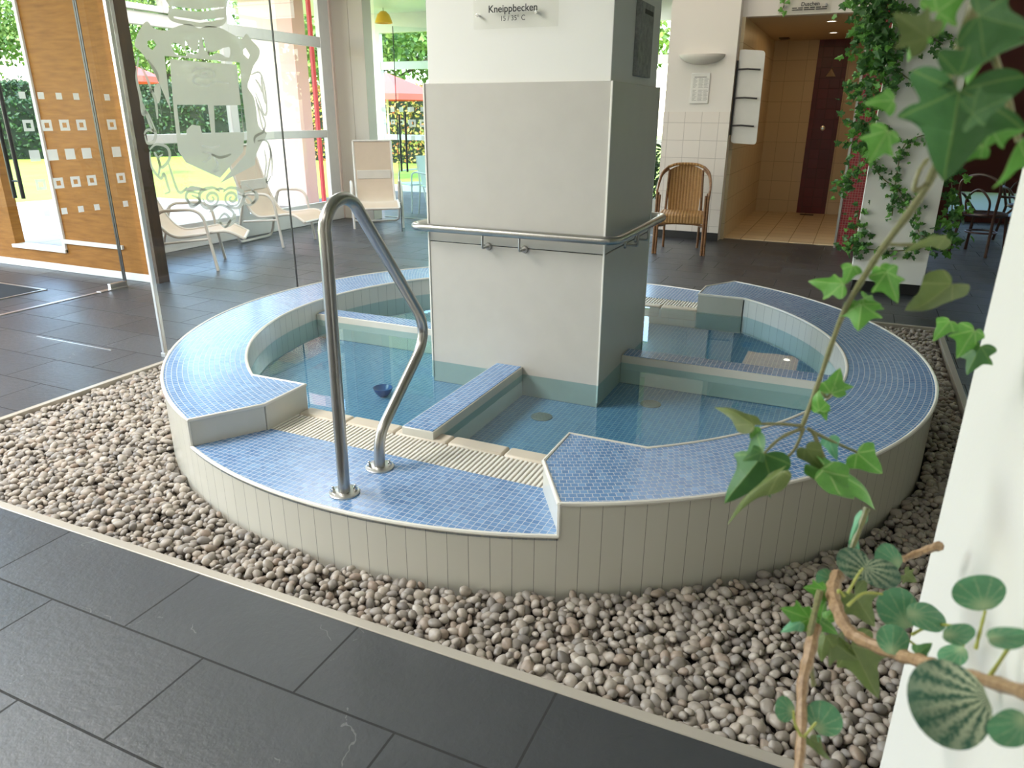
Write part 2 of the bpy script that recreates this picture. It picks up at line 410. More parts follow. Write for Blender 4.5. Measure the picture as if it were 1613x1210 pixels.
pr = MB().box(-5.45, -5.17, 5.46, 5.66, 0, CH).box(-5.16, -4.92, 5.45, 5.66, 0, CH).box(-5.17, -5.16, 5.48, 5.66, 0, CH, 1)
struct(pr, 'wall_pier', [m_beige, m_dark], bevel=.004)

struct(MB().box(-4.92, -.74, 5.66, 5.72, 3.2, CH), 'wall_lintel', m_plas)
# --- vestibule: oak wall with an opening to the garden, glass front with doors
wd = MB()
wd.box(-8.5, -6.22, .95, 1.05, .07, CH); wd.box(-5.47, -4.26, .95, 1.05, .07, CH); wd.box(-6.22, -5.47, .95, 1.05, .07, .19); wd.box(-6.22, -5.47, .95, 1.05, 2.75, CH)
struct(wd, 'wall_vestibule', m_wood)
struct(MB().box(-4.26, -4.22, .94, 1.06, 0, CH), 'trim_6', m_woodd)
struct(MB().box(-8.5, -4.26, .935, 1.05, 0, .07), 'baseboard_vestibule', m_white, bevel=.004)
struct(MB().box(-5.47, -5.43, .93, 1.06, .19, 2.75).box(-6.24, -5.43, .92, 1.06, .19, .225).box(-5.43, -4.62, .925, .95, .285, .325), 'trim_7', m_white, bevel=.004)
dw = tag(bpy.data.objects.new('door_1', None), kind='structure'); COL.objects.link(dw); dw.location = (-4.4, .3, 0)
MB().box(-4.406, -4.394, -.62, .715, .05, 2.9).build('leaf', m_glass, dw, bevel=.002)
MB().box(-4.42, -4.38, .56, .73, .005, .055).build('patch_fitting', m_steel2, dw, bevel=.004)
for xs in (-4.35, -4.45):
    MB().tube([(xs, -.06, .86), (xs, -.06, 1.75)], .016, 10).tube([(xs, -.06, .99), (-4.4, -.06, .99)], .008, 8).tube([(xs, -.06, 1.6), (-4.4, -.06, 1.6)], .008, 8).build('handle', m_rubber, dw)
MB().box(-4.406, -4.394, .735, .93, .0, CH-.05).build('side_pane', m_glass, dw, bevel=.002)
ge = MB().box(-4.409, -4.391, .714, .719, .05, 2.9).box(-4.409, -4.391, .733, .738, .0, CH-.05)
ge.build('glass_edge', m_rubber, dw)
def squares(mb, x, ys, zs, ax='x', s=.036, parent=None, local=False):
    for y in ys:
        for i, z in enumerate(zs):
            h = s*(.6 if i in (0, len(zs)-1) else 1.0)
            q = []; mb = MB()
            if i % 2 == 1:
                for (a0, a1, b0, b1) in ((-h, h, h*.45, h), (-h, h, -h, -h*.45), (-h, -h*.45, -h*.45, h*.45), (h*.45, h, -h*.45, h*.45)): q.append((a0, a1, b0, b1))
            else: q.append((-h, h, -h, h))
            for a0, a1, b0, b1 in q:
                if ax == 'x': mb.box(x-.0006, x+.0006, y+a0, y+a1, z+b0, z+b1)
                else: mb.box(y+a0, y+a1, x-.0006, x+.0006, z+b0, z+b1)
            mb.build('frosted_square', m_decal, parent, local=local, smooth=0)
ZS = [1.615, 1.395, 1.17, .95, .726]
squares(MB(), -4.392, [.866], ZS, s=.042, parent=dw)
squares(MB(), -4.392, [.58, .43, .28, .13], ZS, s=.042, parent=dw)
struct(MB().box(-4.42, -4.38, -.62, .72, 0, .006).box(-4.43, -4.37, .45, .72, 0, .009), 'trim_8', m_steel2)
struct(MB().box(-3.6, -2.84, -.664, -.657, 0, .002), 'trim_13', m_steel2)
# mirror-opposite entrance glazing out of view (daylight enters here)
struct(MB().box(-8.5, -8.42, -7, .95, 3.4, CH).box(-8.5, -8.42, -7, .95, 0, .12).box(-8.5, -8.42, -3.1, -3.0, 0, CH), 'window_2', m_white)

# --- conservatory beyond
struct(MB().box(-8.6, -.75, 9.30, 9.42, 2.95, 3.28).box(-8.6, -.75, 9.32, 9.40, 2.30, 2.44).box(-8.6, -.75, 9.32, 9.4, 1.0, 1.1).box(-8.6, -.75, 9.32, 9.4, 0, .12)
       .box(-7.5, -7.25, 9.31, 9.41, 0, 3.279).box(-5.4, -5.2, 9.31, 9.41, 0, 3.279).box(-3.2, -3.0, 9.31, 9.41, 0, 3.279).box(-1.0, -.76, 9.31, 9.41, 0, 3.279), 'window_3', m_white)
struct(MB().box(-8.6, -5.7, 5.42, 9.5, 3.28, 3.4), 'ceiling_annex', m_white)
struct(MB().box(-5.0, -.75, 5.84, 5.875, 0, .008), 'trim_9', m_steel2)
# --- back wall with sconce, shower recess
wb = MB().box(-.74, .06, 5.76, 6.1, 0, CH).box(.06, 1.45, 5.93, 6.08, 2.575, CH).box(1.45, 2.3, 5.93, 6.08, 0, CH)
struct(wb, 'wall_back', m_plas)
dado = MB().box(-.743, .06, 5.747, 5.76, .1, 1.535)
m_dado = mat('cream_square_tile', build=b_tile(v_xz, .205, .205, .003, (.74, .68, .62), (.45, .40, .36), 0, .02, .25))
struct(dado, 'wall_dado', m_dado)
struct(MB().box(-.745, .06, 5.735, 5.76, 0, .1), 'baseboard_back', m_rubber)
m_amber = mat('amber_shower_tile', build=b_tile(v_xyz, .3, .3, .003, (.66, .54, .36), (.42, .33, .2), 0, .03, .35))
m_amberf = mat('amber_floor_tile', build=b_tile(v_xy, .29, .29, .006, (.66, .52, .33), (.36, .26, .14), 0, .05, .35))
sw = MB().box(.03, .10, 6.08, 9.2, 0, 2.6).box(.03, 1.6, 9.2, 9.3, 0, 2.6).box(1.46, 1.6, 6.08, 9.2, 0, 2.6)
struct(sw, 'wall_shower', m_amber)
struct(MB().box(.06, .1, 5.93, 6.08, 0, 2.575), 'wall_jamb', m_amber)
struct(MB().box(.1, 1.46, 6.02, 9.2, 0, .012), 'floor_shower', m_amberf)
struct(MB().box(.1, 1.46, 6.08, 9.2, 2.577, 2.62), 'ceiling_shower', mat('amber_ceiling', (.55, .43, .28), .7))
m_wine = mat('wine_red_tile', build=b_tile(v_xz, .1475, .1475, .003, (.115, .012, .016), (.07, .03, .03), 0, .15, .3))
struct(MB().box(.745, 1.175, 9.19, 9.2, .012, 2.577), 'trim_10', m_wine)
m_redm = mat('red_mosaic', build=b_tile(v_xyz, .029, .029, .0022, (.22, .014, .02), (.28, .15, .13), 0, .3, .3))
struct(MB().box(1.44, 1.66, 5.88, 5.93, 0, CH), 'wall_mosaic', m_redm)
struct(MB().box(1.415, 1.44, 5.87, 6.08, 0, 2.575), 'trim_11', m_steel2)
# dim bistro area on the right
m_winew = mat('dark_red_wall', build=b_plas((.10, .018, .015)))
struct(MB().box(2.3, 4.15, 9.3, 9.5, .44, CH).box(2.3, 2.9, 9.3, 9.5, 0, .44).box(2.9, 4.8, 9.3, 9.5, 0, .1).box(4.8, 6.5, 9.3, 9.5, 0, .9).box(4.15, 4.8, 9.3, 9.5, .44, .9).box(4.15, 6.5, 9.3, 9.5, 2.6, CH), 'wall_bistro', m_winew)
struct(MB().box(4.15, 4.22, 9.27, 9.4, .9, 2.6).box(4.15, 6.5, 9.27, 9.4, 2.53, 2.6).box(4.15, 6.5, 9.2, 9.4, .9, .95).box(5.2, 5.26, 9.3, 9.36, .9, 2.6), 'window_4', m_white)
struct(MB().box(2.9, 4.8, 9.38, 9.39, .1, .44), 'added_low_pane', frost('bluish_frosted_pane', (.36, .43, .52), .8))  # low pane added so the bistro floor mirrors a bluish brightness
#SECTION2
# --- square pillar in the middle of the basin
HX, HY = .4845, .434
pil = thing('clad_pillar', 'square white pillar with pale grey cladding rising from the middle of the basin', 'pillar', (0, 0, .075))
MB().box(-HX, HX, -HY, HY, .075, .864).build('lower_cladding', m_lam, pil, bevel=.003)
MB().box(-HX, HX, -HY, HY, .868, 1.640).build('upper_cladding', m_lam, pil, bevel=.003)
MB().box(-HX+.006, HX-.006, -HY+.006, HY-.006, .86, .872).build('joint', m_dark, pil)
MB().box(-HX+.018, HX-.010, -HY+.012, HY-.035, 1.60, CH).build('plaster_shaft', m_plasw, pil, bevel=.004)
for sx in (-1, 1):
    for sy in (-1, 1): MB().box(sx*HX-.005, sx*HX+.005, sy*HY-.005, sy*HY+.005, .1, 1.641).build('corner_trim', m_trim, pil, bevel=.002)
# --- wading basin
RO, RI, ZR, ZT, ZF = 2.02, 1.632, .32, .2, .075
bas = thing('wading_basin', 'round wading basin with blue mosaic rim and cream tiled sides around the pillar', 'basin', (0, 0, 0))
def rim_poly(s):
    p = arc(RO, -66.3, 66.3, 72) + [(.65, 1.585), (.65, 1.315)] + arc(RI, 53.8, -53.8, 60) + [(.65, -1.315), (.65, -1.585)]
    return [(s*x, y) for x, y in (p if s > 0 else p[::-1])]
for s in (1, -1):
    poly = rim_poly(s)
    MB().prism(poly, ZR-.012, ZR).build('rim_mosaic', m_mosR, bas, smooth=0)
    P = [Vector((x, y, ZR-.003)) for x, y in poly]
    MB().tube(P, .0085, 8, closed=True).build('edge_trim', m_trim, bas)
    # inner wall, cheeks
    inn = arc(RI, -53.8, 53.8, 60)
    MB().strip([(s*(x-.001), y) for x, y in inn], ZF, ZR-.004).build('inner_wall', mat('inner_wall_tile', build=b_tile(v_ring, .125, 1.0, .0016, (.68, .67, .62), (.2, .2, .2), 0, .02, .2)) if s > 0 else bpy.data.materials['inner_wall_tile'], bas)
    for sy in (-1, 1):
        MB().prism([(s*.955, sy*1.316), (s*.65, sy*1.316), (s*.652, sy*1.33), (s*.955, sy*1.33)], ZF, ZR-.004).build('return_panel', m_cream, bas, smooth=0)
        c = MB().box(s*.65-.002, s*.65+.006, min(sy*1.318, sy*1.583), max(sy*1.318, sy*1.583), ZT-.05, ZR-.004)
        ox, oy = RO*cos(R(66.3)), RO*sin(R(66.3))
        c.prism([(s*.65, sy*1.587), (s*ox, sy*oy), (s*(ox+.01), sy*(oy-.006)), (s*.66, sy*1.581)], ZT-.05, ZR-.004)
        c.build('cheek_panel', m_cream, bas, smooth=0)
        MB().tube([(s*ox, sy*oy, ZT), (s*ox, sy*oy, ZR)], .0075, 6).build('corner_trim', m_trim, bas)
    MB().strip(arc(RO, -66.3, 66.3, 80) if s > 0 else arc(RO, 113.7, 246.3, 80), -.08, ZR-.004).build('outer_wall', m_wht, bas)
for s in (-1, 1):
    a0, a1 = (246.3, 293.7) if s < 0 else (66.3, 113.7)
    a = arc(RO, a0, a1, 36)
    MB().strip(a, -.08, ZT-.004).build('outer_wall', m_wht, bas)
    tp = a + ([(.65, -1.585), (.65, -1.57), (-.65, -1.57), (-.65, -1.585)] if s < 0 else [(-.65, 1.585), (-.65, 1.57), (.65, 1.57), (.65, 1.585)])
    MB().prism(tp, ZT-.02, ZT).build('step_mosaic', m_mosX, bas, smooth=0)
    MB().tube([(x, y, ZT-.003) for x, y in a], .008, 8).build('edge_trim', m_trim, bas)
    g = MB().box(-.65, .65, min(s*1.385, s*1.57), max(s*1.385, s*1.57), .16, .165, 1)
    n = 64
    for i in range(n):
        x = -.65+1.3*(i+.5)/n; g.box(x-.006, x+.006, min(s*1.386, s*1.568), max(s*1.386, s*1.568), .185, ZT)
    for yy in (1.41, 1.545): g.box(-.65, .65, s*yy-.006, s*yy+.006, .17, .185)
    g.build('overflow_grate', [m_grate, m_dark], bas, bevel=.002)
    for i in range(5):
        x0 = -.65+.26*i
        MB().box(x0+.002, x0+.258, min(s*1.297, s*1.384), max(s*1.297, s*1.384), .12, ZT+.004).build('edge_stone', m_stone, bas, bevel=.012)
    MB().box(-.96, .96, min(s*1.30, s*1.318), max(s*1.30, s*1.318), ZF, .185).build('end_wall', m_cream, bas)
    # fill under the rim corners
MB().prism(arc(RI+.01, -180, 180, 96)[:-1], ZF-.1, ZF).build('pool_floor', m_pool, bas, smooth=0)
def divider(x0, x1, y0, y1, ends):
    MB().box(x0, x1, y0, y1, ZF, .238).build('dividing_wall', m_cream, bas, bevel=.004)
    MB().box(x0+.007, x1-.007, y0+.007, y1-.007, .236, .2405).build('divider_mosaic', m_mosX, bas, smooth=0)
divider(-.090, .066, -1.378, -HY, 0); divider(-.090, .066, HY, 1.378, 0)
divider(HX, 1.625, -.018, .122, 0); divider(-1.625, -HX, -.018, .122, 0)
for x, y in ((.273, -.669), (.727, -.268)):
    d = MB().lathe([(0, .006), (.048, .006), (.054, .003), (.054, 0)], (x, y, ZF), 28)
    for k in range(6): d.box(x-.03, x+.03, y-.036+k*.014, y-.032+k*.014, ZF+.006, ZF+.0075)
    d.build('floor_drain', mat('drain_cover', (.22, .21, .19), .5), bas)
MB().lathe([(0, .012), (.035, .03), (.05, .05), (.055, .05), (.04, .02), (.02, 0)], (-.606, -.762, ZF), 20).build('water_inlet', mat('blue_plastic', (.02, .10, .32), .3), bas)
# water in the four compartments
ax_, ay_ = .96, 1.296
qs = {'fl': ([(-.092, -ay_), (-.955, -ay_)] + arc(RI-.004, 233.5, 180.7, 30) + [(-HX-.002, -.02), (-HX-.002, -HY-.002), (-.092, -HY-.002)], 'still pale blue water in the compartment at the front left of the basin, behind the steel grab rail'),
      'fr': ([(.068, -ay_), (.955, -ay_)] + arc(RI-.004, -53.5, -.7, 30) + [(HX+.002, -.02), (HX+.002, -HY-.002), (.068, -HY-.002)], 'still blue water in the front right compartment with two round drains'),
      'br': ([(.068, ay_), (.955, ay_)] + arc(RI-.004, 53.5, 4.4, 30) + [(HX+.002, .124), (HX+.002, HY+.002), (.068, HY+.002)], 'still water in the back right compartment beneath the bright curved wall'),
      'bl': ([(-.092, ay_), (-.955, ay_)] + arc(RI-.004, 126.5, 175.6, 30) + [(-HX-.002, .124), (-HX-.002, HY+.002), (-.092, HY+.002)], 'still water in the back left compartment, half hidden by the pillar')}
for k, (poly, lab) in qs.items():
    mb = MB().add([(x, y, .197) for x, y in poly], [tuple(range(len(poly)))])
    o = mb.build('pool_water', m_water, None, smooth=0)
    if o.data.polygons[0].normal.z < 0: o.data.flip_normals()
    tag(o, lab, 'water', 'water in the basin compartments')
# --- handrail around the pillar
rl = thing('pillar_handrail', 'brushed steel handrail running around the grey pillar above the water', 'handrail', (0, -.5, .945))
oy, ox = HY+.066, HX+.07
MB().tube(fillet([(-ox+.3, oy, .945), (-ox, oy, .945), (-ox, -oy, .945), (ox, -oy, .945), (ox, oy, .945), (ox-.3, oy, .945)], .075, 8), .0205, 16).build('rail', m_steel, rl)
for x in (-.135, .068):
    MB().tube(fillet([(x, -oy, .93), (x, -oy, .862), (x+.003, -HY, .862)], .012, 5), .006, 8).build('bracket', m_steel, rl)
    MB().lathe([(0, .012), (.016, .010), (.019, .004), (.019, 0)], (x+.003, -HY-.0005, .862), 20, axis='y').build('rosette', m_steel, rl)
for y in (-.079, .127):
    MB().tube(fillet([(ox, y, .93), (ox, y, .862), (HX, y, .862)], .012, 5), .006, 8).build('bracket', m_steel, rl)
    MB().lathe([(0, .012), (.016, .010), (.019, .004), (.019, 0)], (HX, y, .862), 20, axis='x').build('rosette', m_steel, rl)
# --- grab rail on the step
gr = thing('grab_rail', 'bent stainless steel grab rail bolted to the blue mosaic step', 'grab rail', (0, -1.79, ZT))
path = [(0, -1.908, ZT), (0, -1.899, .9), (0, -1.894, 1.10)] + [(0, -1.894+.093*(1-cos(R(a))), 1.135+.098*sin(R(a))) for a in range(10, 150, 12)]
path = [(0, -1.908, ZT), (0, -1.897, 1.05)]
c_y, c_z, rad = -1.795, 1.132, .104
path += [(0, c_y-rad*cos(R(a)), c_z+rad*sin(R(a))) for a in range(8, 158, 10)]
path += fillet([(0, -1.69, 1.19), (0, -1.275, .645), (0, -1.672, .335), (0, -1.682, ZT)], [0, .14, .14, 0], 12)[1:]
MB().tube(path, .0215, 18).build('tube', m_steel, gr)
for y in (-1.908, -1.682):
    fo = MB().lathe([(0, .008), (.052, .008), (.056, .005), (.056, 0)], (0, y, ZT), 32).build('flange', m_steel2, gr)
    for a in (35, 215):
        bx, by = .040*cos(R(a)), y+.040*sin(R(a))
        MB().lathe([(0, .022), (.0045, .021), (.005, .013), (.0085, .012), (.0085, .003), (.0085, 0)], (bx, by, ZT+.008), 6).build('bolt', m_chrome, fo)
# --- glass partition with etched crest
PX, PY0, PY1 = -2.40, -.60, .715
gp = thing('glass_partition', 'frameless clear glass panel with an etched white crest, standing at the left of the basin', 'glass partition', (PX, .05, 0))
MB().box(PX-.004, PX+.004, PY0, PY1, .012, CH-.02).build('glass_pane', m_glass, gp)
MB().box(PX-.013, PX+.013, PY0-.022, PY0+.004, 0, CH).build('post', m_steel2, gp, bevel=.004)
MB().box(PX-.006, PX+.006, PY1-.001, PY1+.006, .012, CH-.02).build('dark_edge', m_rubber, gp)
MB().box(PX-.02, PX+.02, PY0-.025, PY0+.05, -.001, .03).build('clamp', m_steel2, gp, bevel=.003)
def cp(a, b):  # crest drawing (zoomed photo frame) onto the pane
    p = on(180+a/2.882, b/2.882, 0, PX+.005); return (p.y, p.z)
def flat(name, loops, m, parent, x, smooth=3):
    cu = bpy.data.curves.new(name, 'CURVE'); cu.dimensions = '2D'; cu.fill_mode = 'BOTH'; cu.extrude = .0004
    for lp, crv in loops:
        P = [(q.x, q.y) for q in smooth_path([(a, b, 0) for a, b in lp], smooth, True)] if crv else lp
        sp = cu.splines.new('POLY'); sp.points.add(len(P)-1); sp.use_cyclic_u = True
        for i, (a, b) in enumerate(P): sp.points[i].co = (a, b, 0, 1)
    t = bpy.data.objects.new('tmp', cu); COL.objects.link(t)
    me = bpy.data.meshes.new_from_object(t.evaluated_get(bpy.context.evaluated_depsgraph_get())); bpy.data.objects.remove(t)
    me.transform(Matrix.Translation((x, 0, 0)) @ RXP); me.materials.clear(); me.materials.append(m)
    return link(name, me, parent)
def C(*p): return [cp(a, b) for a, b in p]
mantle = C((120, 128), (148, 97), (178, 128), (235, 138), (290, 118), (340, 108), (385, 128), (425, 118), (480, 126), (540, 158), (578, 176), (600, 152), (622, 182), (658, 222), (655, 262),
           (632, 300), (616, 350), (605, 395), (632, 440), (645, 500), (655, 570), (690, 612), (668, 650), (640, 720), (645, 800), (628, 832), (585, 828), (560, 850), (520, 866), (480, 850), (440, 868), (395, 852),
           (345, 845), (300, 872), (268, 800), (244, 735), (252, 690), (226, 640), (200, 598), (214, 520), (206, 470), (212, 410), (190, 350), (160, 290), (120, 235), (92, 200))
frame_o = C((228, 254), (570, 284), (578, 400), (604, 620), (596, 700), (480, 832), (318, 752), (276, 690), (256, 500))
frame_i = C((252, 268), (556, 294), (566, 400), (590, 620), (584, 690), (480, 808), (326, 738), (290, 684), (270, 500))
flat('crest_mantle', [(mantle, True), (frame_o, False), (C((150, 186), (176, 180), (192, 204), (174, 228), (152, 212)), False), (C((584, 226), (596, 216), (616, 250), (608, 268), (586, 246)), False),
     (C((262, 196), (300, 204), (330, 250), (290, 250), (268, 230)), True), (C((322, 180), (340, 215), (375, 232), (384, 180), (380, 240), (330, 236)), True),
     (C((402, 170), (410, 226), (450, 236), (520, 212), (520, 262), (470, 240), (430, 252)), True),
     (C((205, 380), (180, 400), (196, 470), (210, 440)), True)], m_frost, gp, PX+.0050)
flat('crest_shield', [(frame_i, False), (C((284, 476), (424, 476), (440, 604), (398, 606), (390, 572), (352, 566), (328, 590), (328, 614), (300, 612)), False),
     (C((452, 480), (574, 477), (586, 600), (458, 602)), False)], m_frost, gp, PX+.0050)
flat('crest_crown', [(C((240, -15), (250, 30), (244, 70), (262, 96), (320, 112), (400, 124), (480, 120), (508, 96), (506, 60), (512, 20), (508, -20), (380, -40)), True),
     (C((262, 28), (380, 44), (500, 30), (498, 38), (380, 54), (264, 38)), False), (C((268, 74), (390, 92), (500, 78), (498, 86), (390, 104), (272, 84)), False)], m_frost, gp, PX+.0050)
orn = MB()
fig = MB()
def stroke(pts, w=.0085, n=5, to=None):
    q = smooth_path([(0, *cp(a, b)) for a, b in pts], n)
    vs = []
    for i in range(len(q)):
        t = (q[min(i+1, len(q)-1)]-q[max(i-1, 0)]).normalized(); nn = Vector((0, -t.z, t.y)); ww = w*(.45+.75*sin(pi*(i+.6)/(len(q)+.2)))
        vs += [(PX+.0064, *(q[i]+nn*ww).yz), (PX+.0064, *(q[i]-nn*ww).yz)]
    (to or orn).add(vs, [(2*i, 2*i+1, 2*i+3, 2*i+2) for i in range(len(q)-1)])
for pts in ([(110, 260), (100, 350), (118, 440), (130, 520), (148, 510), (190, 600)], [(150, 270), (190, 330), (200, 370)], [(160, 400), (185, 450), (196, 540)], [(135, 610), (150, 590), (185, 600), (180, 640), (150, 650), (138, 615)],
            [(160, 680), (190, 655), (240, 670), (250, 720), (215, 760), (200, 720), (220, 700)], [(160, 690), (170, 760), (210, 810), (225, 790), (245, 850), (250, 870), (228, 880)], [(245, 740), (290, 870), (330, 850)],
            [(620, 340), (660, 330), (682, 400), (692, 500), (680, 520), (660, 470), (640, 420)], [(640, 440), (655, 500), (670, 570), (690, 610)], [(650, 640), (690, 640), (710, 690), (700, 760), (690, 830), (710, 800)], [(636, 650), (640, 620), (680, 600)],
            [(665, 350), (675, 420), (685, 470)], [(700, 660), (715, 720), (715, 800)], [(680, 680), (690, 740), (684, 800), (698, 836)],
            [(600, 840), (640, 880), (630, 920), (610, 900), (560, 880)], [(330, 900), (350, 940), (390, 910), (350, 885)], [(430, 965), (480, 930), (540, 965), (520, 1010), (460, 1012)], [(470, 1000), (500, 970), (525, 1000), (500, 1030), (472, 1000)], [(550, 970), (540, 1010), (500, 1034)]): stroke(pts)
for pts in ([(350, 330), (380, 310), (440, 318), (450, 345), (410, 350), (370, 345), (360, 375), (420, 390), (450, 370), (520, 378)], [(390, 335), (420, 330)], [(395, 660), (440, 672), (480, 660)], [(400, 690), (440, 700), (420, 730), (400, 735)],
            [(440, 700), (480, 715), (530, 700)], [(450, 710), (470, 750), (450, 780), (480, 770)], [(120, 300), (150, 360), (170, 420)], [(128, 470), (160, 560), (180, 600)], [(180, 690), (205, 740), (200, 800)], [(640, 360), (660, 390), (670, 420)], [(650, 470), (685, 560), (672, 600)]): stroke(pts, .008, 5, fig if len(pts) != 3 or pts[0][0] in (390, 395) else None)
for sx in (-1, 1):
    stroke([(487+sx*(6+46*(1-t/26))*0+487*0+sx*(46-0)+sx*(40-t*1.35)*cos(t*.42), 900+(40-t*1.35)*sin(t*.42)) for t in range(0, 27, 2)], .009)
    stroke([(487+sx*8, 870), (487+sx*40, 852), (487+sx*92, 868), (487+sx*100, 910), (487+sx*70, 945), (487+sx*20, 935)], .011)
    stroke([(487+sx*100, 880), (487+sx*150, 870), (487+sx*162, 900), (487+sx*130, 930), (487+sx*100, 920)], .009)
fig.build('crest_figure', frost('etched_highlight', (1, 1, .97), .85), gp, smooth=0)
orn.build('crest_ornament', frost('etched_outline', (.50, .49, .43), .85), gp, smooth=0)
# --- sign on the pillar
YP = -HY+.012
sg = thing('pool_sign', 'clear acrylic sign reading Kneippbecken 15 / 35° C on the white pillar', 'sign', (.01, YP, 1.93))
MB().box(-.197, .224, YP-.026, YP-.021, 1.868, 1.99).build('plate', m_acryl, sg, bevel=.001)
text('Kneippbecken', .043, (.003, YP-.0275, 1.948), RX, m_black, 'lettering', sg, ext=.0006, bold=.0004)
text('15 / 35° C', .030, (.003, YP-.0275, 1.908), RX, m_black, 'lettering', sg, ext=.0004)
for x in (-.178, .118): MB().lathe([(0, .032), (.006, .031), (.007, .026), (.005, .02), (.005, 0)], (x, YP, 1.927), 14, axis='y').build('standoff', m_chrome, sg)
pq = thing('carved_plaque', 'dark grey stone plaque with carved surface on the shaded side of the pillar', 'plaque', (HX, .05, 1.84))
def b_plaque(t, b):
    k = NT(t); n = k.noise(24, 6, k.pos(), .7).outputs['Fac']
    k.l.new(k.ramp(n, [(.3, (.15, .16, .155)), (.7, (.36, .36, .34))]), b.inputs['Base Color']); k.bump(n, b, .004, .8)
xq = HX-.010
MB().box(xq, xq+.022, -.085, .175, 1.675, 2.005).build('slab', mat('carved_stone', rough=.6, build=b_plaque), pq, bevel=.004)
MB().box(xq+.022, xq+.0235, .0, .15, 1.955, 1.975).build('engraving', m_black, pq)
#SECTION3
# --- near white column at the right edge (its lit left face)
NX = 1.725
struct(MB().box(NX, 2.25, -3.45, -2.615, 0, CH), 'wall_column', mat('matt_white_column', build=b_plas((.66, .65, .62), 90)))
# --- ivy-clad pillar at the back right
struct(MB().box(1.625, 2.215, 3.45, 3.8, .1, CH).box(1.645, 2.195, 3.47, 3.78, 0, .1, 1), 'wall_pillar', [m_plasw, m_rubber], bevel=.003)
# --- gravel
def pebble_mesh(name, seed, sub):
    bm = bmesh.new(); bmesh.ops.create_icosphere(bm, subdivisions=sub, radius=1); rnd = random.Random(seed)
    off = Vector((seed*3.1, seed*1.7, 0)); ax = (1.0, rnd.uniform(.62, .88), rnd.uniform(.48, .68))
    for v in bm.verts:
        n = 1+.20*noise.noise(v.co*1.1+off)+.06*noise.noise(v.co*2.7+off)
        v.co = Vector((v.co.x*ax[0], v.co.y*ax[1], v.co.z*ax[2]))*n
    me = bpy.data.meshes.new(name); bm.to_mesh(me); bm.free(); me.materials.append(m_peb)
    me.polygons.foreach_set('use_smooth', [True]*len(me.polygons)); return me
near = [pebble_mesh('pebble', i, 3) for i in range(10)]
far = [pebble_mesh('pebble_far', i, 2) for i in range(10)]
rnd = random.Random(5); P = []
def inview(x, y):
    d = Vector((x, y, -.03))-CAM; w = d.dot(FW)
    if w < .2: return False
    u = 806.5+F*d.dot(RT)/w; v = 605-F*d.dot(UP)/w
    return -700 < u < 1900 and 300 < v < 1500
def seen(p):
    d = Vector(p[:3])-CAM; w = d.dot(FW); u = 806.5+F*d.dot(RT)/w; v = 605-F*d.dot(UP)/w
    return 10 < u < 1600 and v < 1200
st = .0315; iy = 0; y = KY0+.05
while y < KY1-.05:
    x = KX0+.05+(iy % 2)*st/2
    while x < KX1-.05:
        px, py = x+rnd.uniform(-.008, .008), y+rnd.uniform(-.008, .008)
        if px*px+py*py > (RO+.018)**2 and inview(px, py) and not (px < 1.2 and py > 1.3):
            a = rnd.choice((.014, .0165, .018, .020, .022, .0265)); P.append((px, py, rnd.uniform(-.034, -.014), a))
            if rnd.random() < .8: P.append((px+st/2, py+.01, -.048, a))
        x += st
    y += st*.87; iy += 1
P.sort(key=lambda p: (Vector(p[:3])-CAM).length+(1.5 if not seen(p) or p[2] < -.04 or p[0] > NX-.12 else 0))
vs = []; fs = []; o = 0
farv = [np.array([v.co[:] for v in m.vertices]) for m in far]; farf = [np.array([p.vertices[:] for p in m.polygons]) for m in far]
for i, (x, y, z, a) in enumerate(P):
    e = Matrix.Rotation(rnd.uniform(0, 6.28), 3, 'Z') @ Matrix.Rotation(rnd.gauss(0, .45), 3, 'X') @ Matrix.Rotation(rnd.gauss(0, .45), 3, 'Y')
    if i < 300:
        ob = bpy.data.objects.new('pebble', near[i % 10]); COL.objects.link(ob)
        ob.matrix_world = Matrix.Translation((x, y, z)) @ e.to_4x4() @ Matrix.Scale(a, 4)
        tag(ob, 'smooth grey or beige pebble lying loose in the gravel by the near kerb', 'pebble', 'pebbles nearest the kerb')
    else:
        k = i % 10; q = (farv[k]*a) @ np.array(e).T + (x, y, z); vs.append(q); fs.append(farf[k]+o); o += len(q)
me = bpy.data.meshes.new('gravel_bed'); V = np.concatenate(vs); Fc = np.concatenate(fs)
me.vertices.add(len(V)); me.vertices.foreach_set('co', V.ravel()); me.loops.add(Fc.size); me.loops.foreach_set('vertex_index', Fc.ravel().astype(np.int32))
me.polygons.add(len(Fc)); me.polygons.foreach_set('loop_start', np.arange(0, Fc.size, 3, dtype=np.int32)); me.update(calc_edges=True)
me.polygons.foreach_set('use_smooth', [True]*len(Fc)); me.materials.append(m_peb)
tag(link('gravel_bed', me), 'bed of grey and beige river pebbles all around the round basin', 'gravel', kind='stuff')

